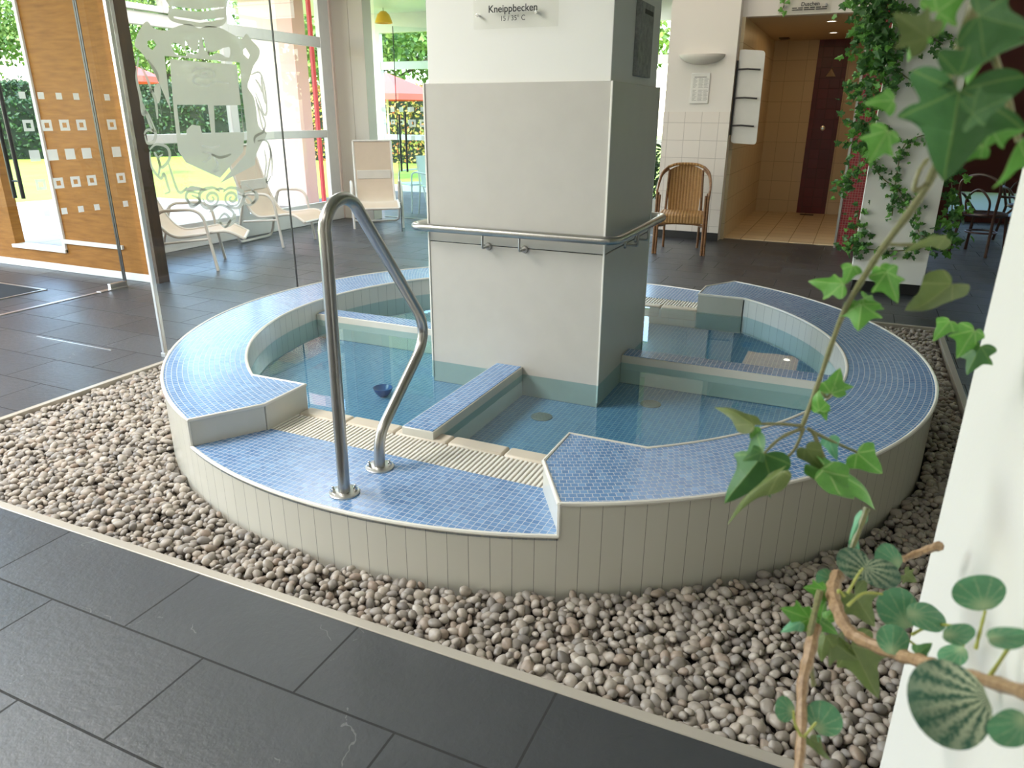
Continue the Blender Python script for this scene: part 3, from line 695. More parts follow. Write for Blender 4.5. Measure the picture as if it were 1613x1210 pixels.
# --- things on the back wall
sc = thing('wall_sconce', 'white plaster half-bowl wall lamp above the notice on the white wall', 'wall lamp', (-.335, 5.76, 2.1))
prof = [(.268*sin(R(a)), -.112*cos(R(a))) for a in range(0, 91, 9)]
mb = MB().lathe(prof+[(.25, .0), (.2, -.02), (0, -.03)], (0, 0, 0), 28, arc=pi, start=pi)
mb.v = [(x-.335, y*.6+5.758, z+2.172) for x, y, z in mb.v]
mb.build('lamp_bowl', mat('sconce_plaster', (.72, .68, .62), .6), sc)
nt = thing('notice_sheet', 'white framed notice sheet with fine grey print on the wall above the rattan chair', 'notice', (-.325, 5.758, 1.8))
MB().box(-.436, -.215, 5.745, 5.759, 1.63, 1.97).build('frame', m_paper, nt, bevel=.004)
pr = MB()
for i in range(19):
    z = 1.925-.0145*i
    if i == 0: pr.box(-.40, -.255, 5.7442, 5.7448, z-.004, z+.004)
    elif i != 9:
        for x0, x1 in ((-.41, -.36-.01*(i % 3)), (-.345, -.29-.008*(i % 2)), (-.28, -.24+.006*(i % 3))): pr.box(x0, x1, 5.7442, 5.7448, z-.002, z+.002)
pr.build('print', mat('grey_print', (.25, .24, .23), .7), nt, smooth=0)
ds = thing('shower_sign', 'clear acrylic sign reading Duschen above the shower recess', 'sign', (.73, 5.93, 2.64))
MB().box(.45, 1.01, 5.905, 5.912, 2.585, 2.80).build('plate', m_acryl, ds, bevel=.001)
cx = on(1276.5, 6.2, 1, 5.904)
text('Duschen', .055, (cx.x, 5.9035, cx.z), RX, m_black, 'lettering', ds, bold=.001)
pl = MB()
for j, (w, n) in enumerate(((.19, 6), (.19, 3))):
    zz = on(1276, 11.8+3.0*j, 1, 5.904).z; x = cx.x-w-.005
    for i in range(n): ww = (2*w)/n; pl.box(x+i*ww+.006, x+(i+1)*ww-.006, 5.903, 5.9038, zz-.005, zz+.005)
pl.build('small_print', m_black, ds, smooth=0)
for xx in (.515, .955): MB().lathe([(0, .033), (.012, .032), (.012, 0)], (xx, 5.93, 2.66), 12, axis='y').build('standoff', m_chrome, ds)
rk = thing('wall_rack', 'pale rounded metal rack with black bars beside the shower opening', 'rack', (.2, 5.83, 1.6))
def pt(u, v): p = on(u, v, 1, 5.83); return (p.x, p.z)
corn = [pt(1171, 78), pt(1206, 80), pt(1191, 228), pt(1152, 225)]
rp = [(q.x, q.z) for q in fillet([(0.14, 0, corn[0][1])]+[(x, 0, z) for x, z in corn[1:3]]+[(.085, 0, corn[3][1]), (.085, 0, corn[0][1]), (.14, 0, corn[0][1])], .045, 6)][:-1]
mb = MB(); n = len(rp)
mb.add([(x, 5.825, z) for x, z in rp]+[(x, 5.84, z) for x, z in rp], [tuple(range(n)), tuple(range(2*n-1, n-1, -1))]+[(i, (i+1) % n, n+(i+1) % n, n+i) for i in range(n)])
mb.build('panel', mat('pale_grey_metal', (.62, .61, .57), .4), rk)
MB().tube([(.078, 5.80, corn[3][1]+.09), (.078, 5.80, corn[0][1]-.12)], .012, 8).build('post', m_rubber, rk)
for v in (109.5, 154.5, 198):
    z = pt(1170, v)[1]
    MB().tube([(.078, 5.80, z), (.2, 5.79, z+.004), (corn[1][0]-.03, 5.80, z-.006)], .010, 8).build('bar', m_rubber, rk)
for u, v in ((1310, 33), (1313, 51)):
    p = on(u, v, 2, 2.577)
    dl = thing('downlight', 'small round lit downlight in the amber shower ceiling, %s the opening' % ('nearer' if v < 40 else 'farther from'), 'downlight', p, group='shower downlights')
    MB().lathe([(.07, -.004), (.06, -.008), (.05, -.004), (.05, 0), (.07, 0)], p, 24).build('ring', m_white, dl)
    em = bpy.data.materials.get('lamp_glow') or bpy.data.materials.new('lamp_glow'); em.use_nodes = True
    b = em.node_tree.nodes['Principled BSDF']; b.inputs['Emission Color'].default_value = (1, .9, .72, 1); b.inputs['Emission Strength'].default_value = 6
    MB().lathe([(0, -.002), (.05, -.002)], p, 24).build('lens', em, dl)
p = on(1236, 60, 2, 2.577)
vt = MB().box(p.x-.07, p.x+.07, p.y-.12, p.y+.12, 2.565, 2.577)
for i in range(4): vt.box(p.x-.06, p.x+.06, p.y-.1+.05*i, p.y-.07+.05*i, 2.56, 2.566)
tag(vt.build('ceiling_vent', mat('brown_vent', (.09, .05, .03), .6)), 'small dark vent grille in the amber shower ceiling', 'vent')
sb = thing('shower_button', 'round chrome shower push button on the wine red tile stripe', 'shower valve', (.962, 9.19, 1.316))
MB().lathe([(0, .05), (.018, .048), (.021, .02), (.036, .015), (.04, 0)], (.962, 9.19, 1.316), 24, axis='y').build('button', m_chrome, sb)
tr = MB().add([(.90, 9.188, 2.06), (1.04, 9.188, 2.06), (.97, 9.188, 2.19), (.90, 9.16, 2.06), (1.04, 9.16, 2.06), (.97, 9.12, 2.17)], [(0, 2, 1), (3, 4, 5), (0, 1, 4, 3), (1, 2, 5, 4), (2, 0, 3, 5)])
tag(tr.build('shower_spout', mat('beige_ceramic', (.42, .31, .2), .4)), 'beige triangular shower spout on the wine red tile stripe', 'shower spout')
tag(MB().box(.82, 1.02, 8.9, 9.0, .012, .02).build('shower_drain', m_rubber, bevel=.002), 'dark drain slot in the amber shower floor', 'drain')

# --- rattan chair
def b_weave(t, b):
    k = NT(t); x, y, z = k.sep(k.obj())
    s1 = k.math('SINE', k.math('MULTIPLY', x, 2*pi/.034)); s2 = k.math('SINE', k.math('MULTIPLY', k.math('ADD', z, y), 2*pi/.012))
    h = k.math('ADD', k.math('MULTIPLY', s1, .5), k.math('MULTIPLY', k.math('MULTIPLY', s1, s2), .4)); n = k.noise(30, 3, k.obj()).outputs['Fac']
    c = k.ramp(k.math('ADD', k.math('MULTIPLY', h, .4), k.math('ADD', k.math('MULTIPLY', n, .4), .3)), [(0, (.12, .055, .015)), (.5, (.36, .19, .06)), (1, (.50, .30, .12))])
    k.l.new(c, b.inputs['Base Color']); b.inputs['Roughness'].default_value = .5; k.bump(h, b, .006, .7)
m_weave = mat('woven_rattan', build=b_weave)
m_cane = mat('brown_cane', build=b_wood((.09, .035, .014), (.27, .13, .05), 3, 12))
ch = thing('rattan_chair', 'woven rattan armchair with brown cane frame in front of the white tiled wall', 'chair', (-.186, 4.587, 0), R(9.6))
def curved_panel(rows, th, nx=12, arch=0):
    mb = MB(); n = nx+1
    for off in (0, 1):
        for (hw, y, z, sag) in rows:
            for i in range(n):
                t = -1+2*i/nx; mb.v.append((hw*t, y+sag*(1-t*t)+(th if off else 0), z-arch*t*t*max(0, (z-.7)/.25)))
    m = len(rows)
    for j in range(m-1):
        for i in range(nx):
            a = j*n+i; mb.f.append((a, a+1, a+n+1, a+n)); b2 = a+m*n; mb.f.append((b2, b2+n, b2+n+1, b2+1))
    for j in range(m-1):
        for i in (0, nx): a = j*n+i; mb.f.append((a, a+n, a+n+m*n, a+m*n))
    for i in range(nx):
        for j in (0, m-1): a = j*n+i; mb.f.append((a, a+1, a+1+m*n, a+m*n))
    mb.m = [0]*len(mb.f); return mb
curved_panel([(.175, .44, .44, .03), (.18, .455, .55, .05), (.195, .475, .7, .06), (.205, .495, .84, .05), (.19, .51, .915, .04), (.175, .517, .955, .03)], .018, arch=.05).build('backrest', m_weave, ch, local=True)
seat = MB().prism([(-.27, .0), (.27, .0), (.24, .44), (-.24, .44)], .40, .452)
seat.build('seat', m_weave, ch, local=True, bevel=.02)
MB().box(-.262, .262, -.012, .006, .35, .44).build('apron', m_weave, ch, local=True, bevel=.008)
for s in (-1, 1):
    l = MB()
    for d in (0, .028): l.tube([(s*(.285-d), -.005, 0), (s*(.28-d), 0, .66)], .0145, 10)
    l.build('front_leg', m_cane, ch, local=True)
    arm = smooth_path([(s*.283, 0, .64), (s*.287, .04, .695), (s*.29, .14, .73), (s*.285, .28, .79), (s*.262, .41, .875), (s*.2, .50, .935)], 6)
    a2 = [q+Vector((0, -.006, -.027)) for q in arm]
    MB().tube(arm, .0145, 10).tube(a2, .013, 10).build('armrest', m_cane, ch, local=True)
    MB().tube(smooth_path([(s*.255, .05, .44), (s*.262, .07, .58), (s*.27, .03, .68)], 6), .011, 8).build('arm_brace', m_cane, ch, local=True)
    MB().tube([(s*.20, .50, 0), (s*.205, .46, .42), (s*.19, .50, .90)], .0145, 10).build('rear_leg', m_cane, ch, local=True)
    MB().tube([(s*.27, .01, .31), (s*.205, .46, .26)], .010, 8).build('side_stretcher', m_cane, ch, local=True)
MB().tube(smooth_path([(-.27, 0, .33), (-.1, .02, .345), (.1, .02, .345), (.27, 0, .33)], 6), .011, 8).build('front_stretcher', m_cane, ch, local=True)
MB().tube(smooth_path([(-.2, .50, .93), (-.12, .522, .958), (0, .535, .965), (.12, .522, .958), (.2, .50, .93)], 6), .0165, 10).build('top_rail', m_weave, ch, local=True)

# --- sun loungers by the window
m_alu = mat('cream_tube_frame', (.66, .62, .57), .35)
m_sling = mat('beige_mesh_sling', (.58, .47, .37), .7)
def make_lounger(label):
    t = thing('sun_lounger', label, 'sun lounger', (0, 0, 0), 0, 'loungers by the window')
    pr = [(q.x, q.z) for q in smooth_path([(.30, 0, .30), (.12, 0, .38), (-.14, 0, .35), (-.34, 0, .34), (-.47, 0, .45), (-.60, 0, .74), (-.70, 0, 1.06), (-.72, 0, 1.13)], 7)]
    sl = MB(); w = .265; m = len(pr)
    for dz in (0, -.006):
        for (x, z) in pr: sl.v += [(x, -w, z+dz), (x, -w/3, z+dz-.012), (x, w/3, z+dz-.012), (x, w, z+dz)]
    for j in range(m-1):
        for i in range(3):
            a = 4*j+i; sl.f.append((a, a+1, a+5, a+4)); b2 = a+4*m; sl.f.append((b2, b2+4, b2+5, b2+1))
        a = 4*j; sl.f.append((a, a+4, a+4+4*m, a+4*m)); a += 3; sl.f.append((a, a+4*m, a+4+4*m, a+4))
    sl.m = [0]*len(sl.f); sl.build('sling', m_sling, t, local=True, smooth=60)
    for s in (-1, 1): MB().tube([(x, s*w, z) for x, z in pr], .015, 8).build('side_rail', m_alu, t, local=True)
    MB().tube([(-.72, -w, 1.13), (-.72, w, 1.13)], .014, 8).build('head_bar', m_alu, t, local=True)
    MB().tube([(.30, -w, .30), (.30, w, .30)], .014, 8).build('foot_bar', m_alu, t, local=True)
    for s in (-1, 1):
        y = s*.335
        MB().tube(fillet([(-.52, y, .47), (-.45, y, .60), (-.06, y, .61), (.02, y, 0)], [0, .12, .14, 0], 8), .016, 8).build('arm_leg', m_alu, t, local=True)
        MB().tube([(-.50, y, .28), (-.005, y, .32)], .012, 8).build('lower_rail', m_alu, t, local=True)
    MB().tube(fillet([(-.46, -.335, .58), (-.62, -.335, .02), (-.62, .335, .02), (-.46, .335, .58)], .09, 8), .016, 8).build('rear_base', m_alu, t, local=True)
    MB().box(-.565, -.55, -w+.03, w-.03, .62, .74).build('head_pad', mat('pale_pad', (.66, .62, .57), .7) if 'pale_pad' not in bpy.data.materials else bpy.data.materials['pale_pad'], t, local=True, bevel=.005)
    return t
l1 = make_lounger('cream sling sun lounger cut off by the oak wall, seen behind the etched glass')
for lab, (x, y), (fx, fy) in ((None, (-4.415, 1.88), (.78, .63)), ('cream sling sun lounger in the middle of three, side-on to the window', (-4.56, 3.30), (.99, .1)), ('cream sling sun lounger facing the basin beside the beige pier', (-4.38, 4.78), (.61, -.79))):
    o = l1 if lab is None else copy_tree(l1)
    if lab: o['label'] = lab
    o.location = (x, y, 0); o.rotation_euler = (0, 0, math.atan2(fy, fx))
# --- glass door leaf to the conservatory
A, B = Vector((-3.90, 4.61, 0)), Vector((-3.02, 5.55, 0)); dv = (B-A).normalized(); an = math.atan2(dv.y, dv.x)
gd = thing('glass_door', 'open frameless glass door with two long black handles in front of the conservatory', 'glass door', A, an)
MB().box(0, (B-A).length, -.005, .005, .01, 2.5).build('leaf', m_glassg, gd, local=True)
MB().box(-.004, .003, -.007, .007, .01, 2.5).build('dark_edge', m_rubber, gd, local=True)
z0, z1 = on(644, 271, 1, 4.63).z, on(640, 180, 1, 4.63).z
for yy, xx in ((.055, .045), (-.055, .095)): MB().tube([(xx, yy, z0), (xx, yy, z1)], .014, 8).tube([(xx, 0, z0+.1), (xx, yy, z0+.1)], .007, 6).tube([(xx, 0, z1-.1), (xx, yy, z1-.1)], .007, 6).build('handle', m_rubber, gd, local=True)
squares(MB(), -.0062, [.2, .34, .48, .62], [1.55, 1.38, 1.2], 'y', .045, gd, True)
fp = thing('fixed_glass_pane', 'tall fixed glass pane with frosted squares between pier and conservatory', 'glass pane', (-4.4, 5.857, 0))
MB().box(-5.0, -3.05, 5.852, 5.862, .01, 3.2).build('pane', m_glassg, fp)
squares(MB(), 5.85, [-4.93, -4.77, -4.62, -4.48], [1.55, 1.38], 'y', .055, fp)
# --- conservatory furniture
pd = thing('pendant_lamp', 'yellow dome pendant lamp under the white conservatory ceiling', 'pendant lamp', on(604, 27, 1, 8.6))
q = pd.location
MB().lathe([(0, .10), (.05, .095), (.11, .04), (.15, -.06), (.16, -.10), (.15, -.10), (.10, .02), (0, .07)], q, 24).build('shade', mat('yellow_glass_shade', (.85, .42, .01), .3), pd)
MB().tube([(q.x, q.y, q.z+.09), (q.x, q.y, 3.28)], .006, 6).build('cable', m_rubber, pd)
m_pale = mat('pale_blue_plastic', (.60, .68, .70), .45)
def patio_chair(lab, loc, rz):
    t = thing('garden_chair', lab, 'chair', loc, rz, 'chairs in the conservatory')
    MB().prism([(-.23, -.22), (.23, -.22), (.22, .2), (-.22, .2)], .42, .44).build('seat', m_pale, t, local=True, bevel=.008)
    curved_panel([(.2, .2, .44, .02), (.21, .24, .6, .03), (.22, .30, .88, .03)], .012, 8).build('backrest', m_pale, t, local=True)
    for s in (-1, 1):
        MB().tube(fillet([(s*.26, -.22, 0), (s*.26, -.2, .62), (s*.26, .27, .64)], .06, 6), .013, 8).build('front_leg', m_white, t, local=True)
        MB().tube([(s*.24, .28, 0), (s*.24, .2, .44), (s*.23, .31, .88)], .013, 8).build('rear_leg', m_white, t, local=True)
    return t
pc = patio_chair('pale blue garden chair nearer the glass door in the conservatory', (-4.95, 6.75, 0), R(-35))
c2 = copy_tree(pc); c2['label'] = 'pale garden chair beside the pillar edge, turned to the conservatory table'; c2.location = (-4.35, 6.45, 0); c2.rotation_euler.z = R(60)
tb = thing('conservatory_table', 'round white table between the pale garden chairs in the conservatory', 'table', (-4.7, 8.0, 0))
MB().lathe([(0, .74), (.5, .74), (.52, .72), (.5, .70), (0, .70)], (-4.7, 8.0, 0), 32).build('table_top', m_white, tb)
MB().lathe([(.04, .7), (.03, .4), (.04, .06), (.22, .03), (.24, 0)], (-4.7, 8.0, 0), 20).build('pedestal', m_alu, tb)
# --- bistro chair and table at the far right
m_bent = mat('dark_bentwood', build=b_wood((.02, .008, .005), (.07, .025, .014), 4, 2))
def bentwood(label, loc, rz):
    t = thing('bentwood_chair', label, 'chair', loc, rz, 'bentwood chairs')
    MB().lathe([(0, .455), (.20, .455), (.225, .47), (.23, .45), (.2, .43), (0, .44)], (0, 0, 0), 28).build('seat', m_bent, t, local=True)
    for sx in (-1, 1):
        MB().tube([(sx*.21, -.2, 0), (sx*.17, -.15, .44)], .017, 8).build('front_leg', m_bent, t, local=True)
        MB().tube([(sx*.2, .24, 0), (sx*.17, .17, .44), (sx*.21, .25, .68)], .017, 8).build('rear_leg', m_bent, t, local=True)
        MB().tube(smooth_path([(sx*.17, -.14, .46), (sx*.25, -.12, .56), (sx*.27, .02, .66), (sx*.26, .18, .67), (sx*.21, .25, .68)], 6), .014, 8).build('armrest', m_bent, t, local=True)
    MB().tube(smooth_path([(-.21, .25, .66), (-.19, .28, .82), (0, .31, .90), (.19, .28, .82), (.21, .25, .66)], 8), .017, 8).build('back_hoop', m_bent, t, local=True)
    MB().tube(smooth_path([(-.11, .2, .46), (-.12, .25, .62), (0, .28, .74), (.12, .25, .62), (.11, .2, .46)], 8), .012, 8).build('inner_hoop', m_bent, t, local=True)
    MB().tube(smooth_path([(.16*cos(a), .16*sin(a), .25) for a in [i*pi/6 for i in range(12)]], 3, True), .010, 6, closed=True).build('leg_ring', m_bent, t, local=True)
    return t
bc = bentwood('dark bentwood armchair standing beside the ivy pillar at the far right', (2.95, 6.2, 0), R(150))
b2 = copy_tree(bc); b2['label'] = 'dark bentwood chair behind the nearer one in the dim bistro corner'; b2.location = (3.55, 7.3, 0); b2.rotation_euler.z = R(20)
bt = thing('bistro_table', 'small dark round bistro table behind the bentwood armchair', 'table', (3.75, 6.5, 0))
MB().lathe([(0, .74), (.36, .74), (.37, .72), (.35, .70), (0, .70)], (3.75, 6.5, 0), 32).build('table_top', m_bent, bt)
MB().lathe([(.03, .7), (.03, .1), (.2, .04), (.21, 0)], (3.75, 6.5, 0), 20).build('pedestal', m_rubber, bt)
# --- door mat and floor details in the vestibule
p = [Vector((-5.58, .33, 0)), Vector((-4.87, .31, 0))]
dm = thing('door_mat', 'dark grey ribbed door mat with pale metal frame in the vestibule', 'door mat', (-5.3, -.2, 0))
MB().box(-6.2, -4.93, -.9, .30, 0, .006).build('mat_pile', mat('black_mat', (.02, .02, .02), .95), dm)
mf = MB().box(-6.22, -4.9, .30, .325, 0, .008).box(-4.93, -4.905, -.9, .30, 0, .008)
mf.build('mat_frame', m_steel2, dm)
#SECTION4
# ================================================================== GARDEN
struct(MB().add([(-60, -15, -.13), (-5.7, -15, -.13), (-5.7, 60, -.13), (-60, 60, -.13)], [(0, 1, 2, 3)]).add([(-5.7, 9.4, -.13), (30, 9.4, -.13), (30, 60, -.13), (-5.7, 60, -.13)], [(0, 1, 2, 3)]), 'ground_lawn', m_lawn, smooth=0)
struct(MB().prism([(-8.5, 1.0), (-5.6, 1.0), (-5.6, 8.8), (-7.0, 8.8), (-7.6, 6.6), (-11.5, 6.2), (-13, 1.0)], -.14, -.02), 'ground_paving', m_pave, smooth=0)
def cards(n, fn, size, seed, aspect=.6):
    r = np.random.default_rng(seed); c = fn(r, n); s = size*(.6+.8*r.random(n))
    d1 = r.normal(size=(n, 3)); d1 /= np.linalg.norm(d1, axis=1)[:, None]; d2 = np.cross(d1, r.normal(size=(n, 3))); d2 /= np.linalg.norm(d2, axis=1)[:, None]
    a = d1*s[:, None]; b = d2*s[:, None]*aspect
    v = np.stack([c-a, c-b*.9+a*.1, c+a, c+b*.9+a*.1], 1).reshape(-1, 3); f = np.arange(4*n).reshape(-1, 4)
    return v, f
def np_mesh(name, v, f, m, parent=None):
    me = bpy.data.meshes.new(name); me.vertices.add(len(v)); me.vertices.foreach_set('co', v.astype(np.float32).ravel())
    k = f.shape[1]; me.loops.add(f.size); me.loops.foreach_set('vertex_index', f.ravel().astype(np.int32)); me.polygons.add(len(f))
    me.polygons.foreach_set('loop_start', np.arange(0, f.size, k, dtype=np.int32)); me.update(calc_edges=True); me.materials.append(m)
    return link(name, me, parent)
m_core = mat('hedge_core', (.012, .022, .008), .9)
def hedge(label, a, b, w, h, n, m, seed, size=.11):
    a, b = np.array(a, float), np.array(b, float); d = b-a; L = np.linalg.norm(d); d /= L; nn = np.array([-d[1], d[0]])
    t = thing('hedge', label, 'hedge', (*((a+b)/2), -.13))
    def fn(r, n):
        u = r.random(n)*L; s = r.integers(0, 3, n); x = np.where(s == 0, -w/2, np.where(s == 1, w/2, (r.random(n)-.5)*w))+r.normal(size=n)*.08
        z = np.where(s == 2, h, r.random(n)*h)+r.normal(size=n)*.09; p = a+u[:, None]*d+x[:, None]*nn
        return np.column_stack([p, z-.1])
    v, f = cards(n, fn, size, seed); np_mesh('foliage', v, f, m, t)
    cs = [a-nn*w*.42, b-nn*w*.42, b+nn*w*.42, a+nn*w*.42]
    MB().prism([tuple(c) for c in cs], -.13, h-.15).build('twigs', m_core, t)
    return t
hedge('tall dark clipped hedge across the lawn, behind the etched glass', (-36, 15), (-17, 30), 1.2, 2.7, 30000, m_hedge, 1, .075)
hedge('dark hedge with yellow and orange tips beyond the conservatory windows', (-19, 19.0), (-6, 19.6), 1.2, 2.35, 18000, m_red_hedge, 2, .065)
hedge('dark hedge at the left seen through the vestibule opening', (-34, 4), (-22, 20), 1.2, 1.9, 16000, m_hedge, 3, .075)
def tree(label, x, y, h, r0, n, seed, m=m_tree, size=.2):
    t = thing('garden_tree', label, 'tree', (x, y, -.13), group='garden trees'); rg = random.Random(seed)
    bl = [(Vector((x, y, h*.48))+Vector((rg.gauss(0, r0*.5), rg.gauss(0, r0*.5), rg.gauss(0, h*.14))), rg.uniform(.35, .6)*r0) for _ in range(9)]
    def fn(r, n):
        k = r.integers(0, len(bl), n); c = np.array([b[0][:] for b in bl])[k]; rr = np.array([b[1] for b in bl])[k]
        d = r.normal(size=(n, 3)); d /= np.linalg.norm(d, axis=1)[:, None]; return c+d*(rr*r.random(n)**.4)[:, None]
    v, f = cards(n, fn, size, seed); np_mesh('foliage', v, f, m, t)
    tr = MB().tube([(x, y, -.13), (x+.1, y, h*.25), (x, y+.1, h*.5)], [.22, .17, .1], 10)
    for c, rr in bl: tr.tube([(x, y, h*.28), ((x+c.x)/2, (y+c.y)/2, h*.4), tuple(c)], [.09, .06, .02], 6)
    tr.build('trunk', m_bark, t)
    return t
for i, (x, y, h, r, lab) in enumerate(((-38, 20, 9, 3.6, 'broad tree above the left end of the hedge'), (-34, 28, 11, 3.8, 'tall tree rising behind the etched crest'), (-29, 31, 10, 3.2, 'light green tree behind the hedge right of the crest'), (-24, 33, 11, 3.4, 'tree seen through the window by the pink wall'),
                                       (-17, 24, 9, 3.0, 'spreading tree beyond the conservatory, at the left'), (-12.5, 25, 8.5, 3.2, 'leafy tree beyond the conservatory windows near the pillar'), (-30, 10, 8, 3.2, 'tree seen through the vestibule opening'), (-7, 22, 8, 2.5, 'slim tree behind the bright strip beside the white wall'))):
    tree(lab, x, y, h, r, 9000, 20+i, size=.13)
tree('sunlit shrub outside the far bistro window', 8.2, 17, 5, 2.2, 2500, 40)
def parasol(label, x, y, z):
    t = thing('parasol', label, 'parasol', (x, y, -.13))
    MB().lathe([(1.35, 0), (.7, .28), (.05, .5), (0, .52)], (x, y, z), 8).lathe([(1.35, 0), (1.36, -.14)], (x, y, z), 8).build('canopy', mat('red_canopy', (.80, .12, .09), .8) if 'red_canopy' not in bpy.data.materials else bpy.data.materials['red_canopy'], t, smooth=0)
    MB().tube([(x, y, -.1), (x, y, z+.55)], .03, 8).build('pole', m_white, t)
parasol('red parasol on the lawn behind the etched glass', -16.4, 10.4, 2.35)
parasol('red parasol on the terrace beyond the conservatory', -9.7, 13.2, 1.95)
pw = MB().box(-7.06, -6.76, 6.2, 6.5, -.13, 6.5).box(-7.85, -7.06, 6.25, 6.5, -.13, 6.5, 1)
RP = on(497, 150, 0, -5.78)
struct(pw, 'wall_garden', [m_pink, m_pinkl])
struct(MB().box(-5.80, -5.76, RP.y-.03, RP.y+.03, -.13, 4.4), 'trim_12', m_red)
# potted plant behind the white wall
pp = thing('potted_plant', 'bushy green pot plant half hidden behind the end of the white wall', 'plant', (-1.15, 7.0, 0))
MB().lathe([(0, .02), (.16, 0), (.2, .36), (.18, .36), (.16, .30), (0, .30)], (-1.15, 7.0, 0), 24).build('pot', m_white, pp)
v, f = cards(260, lambda r, n: np.column_stack([-1.15+r.normal(size=n)*.15, 7.0+r.normal(size=n)*.15, .72+r.normal(size=n)*.2]), .09, 77, .3)
np_mesh('foliage', v, f, m_hedge, pp)

# ================================================================== IVY
def b_leaf(dark, mid, pale, kind):
    def f(t, b):
        k = NT(t); u = k.add('ShaderNodeUVMap').outputs[0]; x, y, _ = k.sep(u)
        if kind == 'round': y = k.math('SUBTRACT', y, .14)
        a = k.math('ARCTAN2', x, y); r = k.math('SQRT', k.math('ADD', k.math('MULTIPLY', x, x), k.math('MULTIPLY', y, y)))
        n = k.noise(7, 4, u, .6).outputs['Fac']; n2 = k.noise(18, 3, u).outputs['Fac']
        base = k.mix(n, dark, mid)
        if kind == 'ivy':
            d = k.math('MULTIPLY', k.math('PINGPONG', a, R(24.5)), r)
            vein = k.math('SUBTRACT', 1, k.math('DIVIDE', d, .016), clamp=True); halo = k.math('SUBTRACT', 1, k.math('DIVIDE', d, .11), clamp=True)
            c = k.mix(k.math('MULTIPLY', halo, k.math('MULTIPLY', n2, .8)), base, mid); c = k.mix(k.math('MULTIPLY', vein, .75), c, pale)
        else:
            wv = k.math('ADD', a, k.math('MULTIPLY', k.math('SUBTRACT', n2, .5), .25 if kind == 'round' else .38))
            d = k.math('PINGPONG', wv, R(9) if kind != 'round' else R(12)); th = .125 if kind == 'striped' else .045
            s = k.math('SUBTRACT', 1, k.math('DIVIDE', d, th), clamp=True)
            if kind == 'striped': s = k.math('POWER', s, .7)
            else: s = k.math('MAXIMUM', k.math('MULTIPLY', s, .8), k.math('SUBTRACT', .7, k.math('MULTIPLY', r, 2.2), clamp=True))
            s = k.math('MULTIPLY', s, k.math('SUBTRACT', 1.15, r, clamp=True)); c = k.mix(s, base, pale)
        k.l.new(c, b.inputs['Base Color']); b.inputs['Roughness'].default_value = .42
        k.bump(n2, b, .001, .5)
        tl = k.add('ShaderNodeBsdfTranslucent'); k.l.new(c, tl.inputs[0]); mx = k.add('ShaderNodeMixShader'); mx.inputs[0].default_value = .25
        k.l.new(b.outputs[0], mx.inputs[1]); k.l.new(tl.outputs[0], mx.inputs[2]); k.l.new(mx.outputs[0], k.n['Material Output'].inputs[0])
    return f
LM = {'ivy': mat('ivy_leaf_bright', build=b_leaf((.07, .24, .035), (.15, .39, .06), (.45, .58, .24), 'ivy')),
      'dark': mat('ivy_leaf_dark', build=b_leaf((.035, .12, .032), (.07, .19, .05), (.20, .32, .09), 'ivy')),
      'olive': mat('ivy_leaf_olive', build=b_leaf((.10, .15, .045), (.17, .22, .07), (.26, .30, .12), 'ivy')),
      'teal': mat('ivy_leaf_teal', build=b_leaf((.10, .36, .20), (.20, .48, .28), (.45, .65, .40), 'ivy')),
      'round': mat('round_leaf_green', build=b_leaf((.06, .20, .10), (.12, .30, .15), (.40, .47, .27), 'round')),
      'striped': mat('striped_leaf', build=b_leaf((.022, .075, .048), (.04, .12, .07), (.52, .56, .38), 'striped'))}
IVY = [(0, .02), (.10, -.10), (.24, -.15), (.40, -.10), (.47, .0), (.40, .12), (.34, .22), (.44, .30), (.54, .44), (.40, .46), (.27, .52), (.20, .66), (.11, .84), (0, 1)]
IV3 = [(0, .02), (.12, -.06), (.30, -.04), (.46, .14), (.38, .28), (.27, .42), (.21, .60), (.12, .80), (0, 1)]
RND = [(.0, .02)]+[(.5*sin(R(a)), .5-.5*cos(R(a))) for a in range(14, 180, 12)]+[(0, 1)]
def leaf_mesh(kind, shape, fold, curl, seed):
    rg = random.Random(seed); half = [(q.x, q.y) for q in smooth_path([(a, b, 0) for a, b in shape], 3)] if shape is not RND else shape
    out = half+[(-a, b) for a, b in half[-2:0:-1]]; n = len(out); vs = []; uv = []; rings = (0, .35, .7, 1)
    for t in rings:
        for i, (x, y) in enumerate(out):
            my = min(.92, max(.06, y*.82+.08)); xx, yy = x*t, my+(y-my)*t
            z = -fold*abs(xx)*1.1 - curl*(yy-.2)**2 + .03*sin(9*xx+seed)*abs(xx)*3 + .02*sin(7*yy+seed*2)
            vs.append((xx, yy, z)); uv.append((xx, yy))
    fs = [(j*n+i, j*n+(i+1) % n, (j+1)*n+(i+1) % n, (j+1)*n+i) for j in range(len(rings)-1) for i in range(n)]
    me = bpy.data.meshes.new('leaf'); me.from_pydata(vs, [], fs); ul = me.uv_layers.new(name='UVMap')
    for lp in me.loops: ul.data[lp.index].uv = uv[lp.vertex_index]
    me.polygons.foreach_set('use_smooth', [True]*len(fs)); me.materials.append(LM[kind]); return me
LEAF = {}
for kd in LM:
    for v_ in range(3): LEAF[kd, v_] = leaf_mesh(kd, RND if kd in ('round', 'striped') else (IVY, IV3, IVY)[v_], (.35, .15, .55)[v_]*(.4 if kd in ('round', 'striped') else 1), (.12, .3, -.1)[v_], v_+1)
rl_ = random.Random(11)
def safe(u, v, d):
    r = ray(u, v)
    if r.x > 0: d = min(d, (NX-.035-CAM.x)/r.x)
    return d
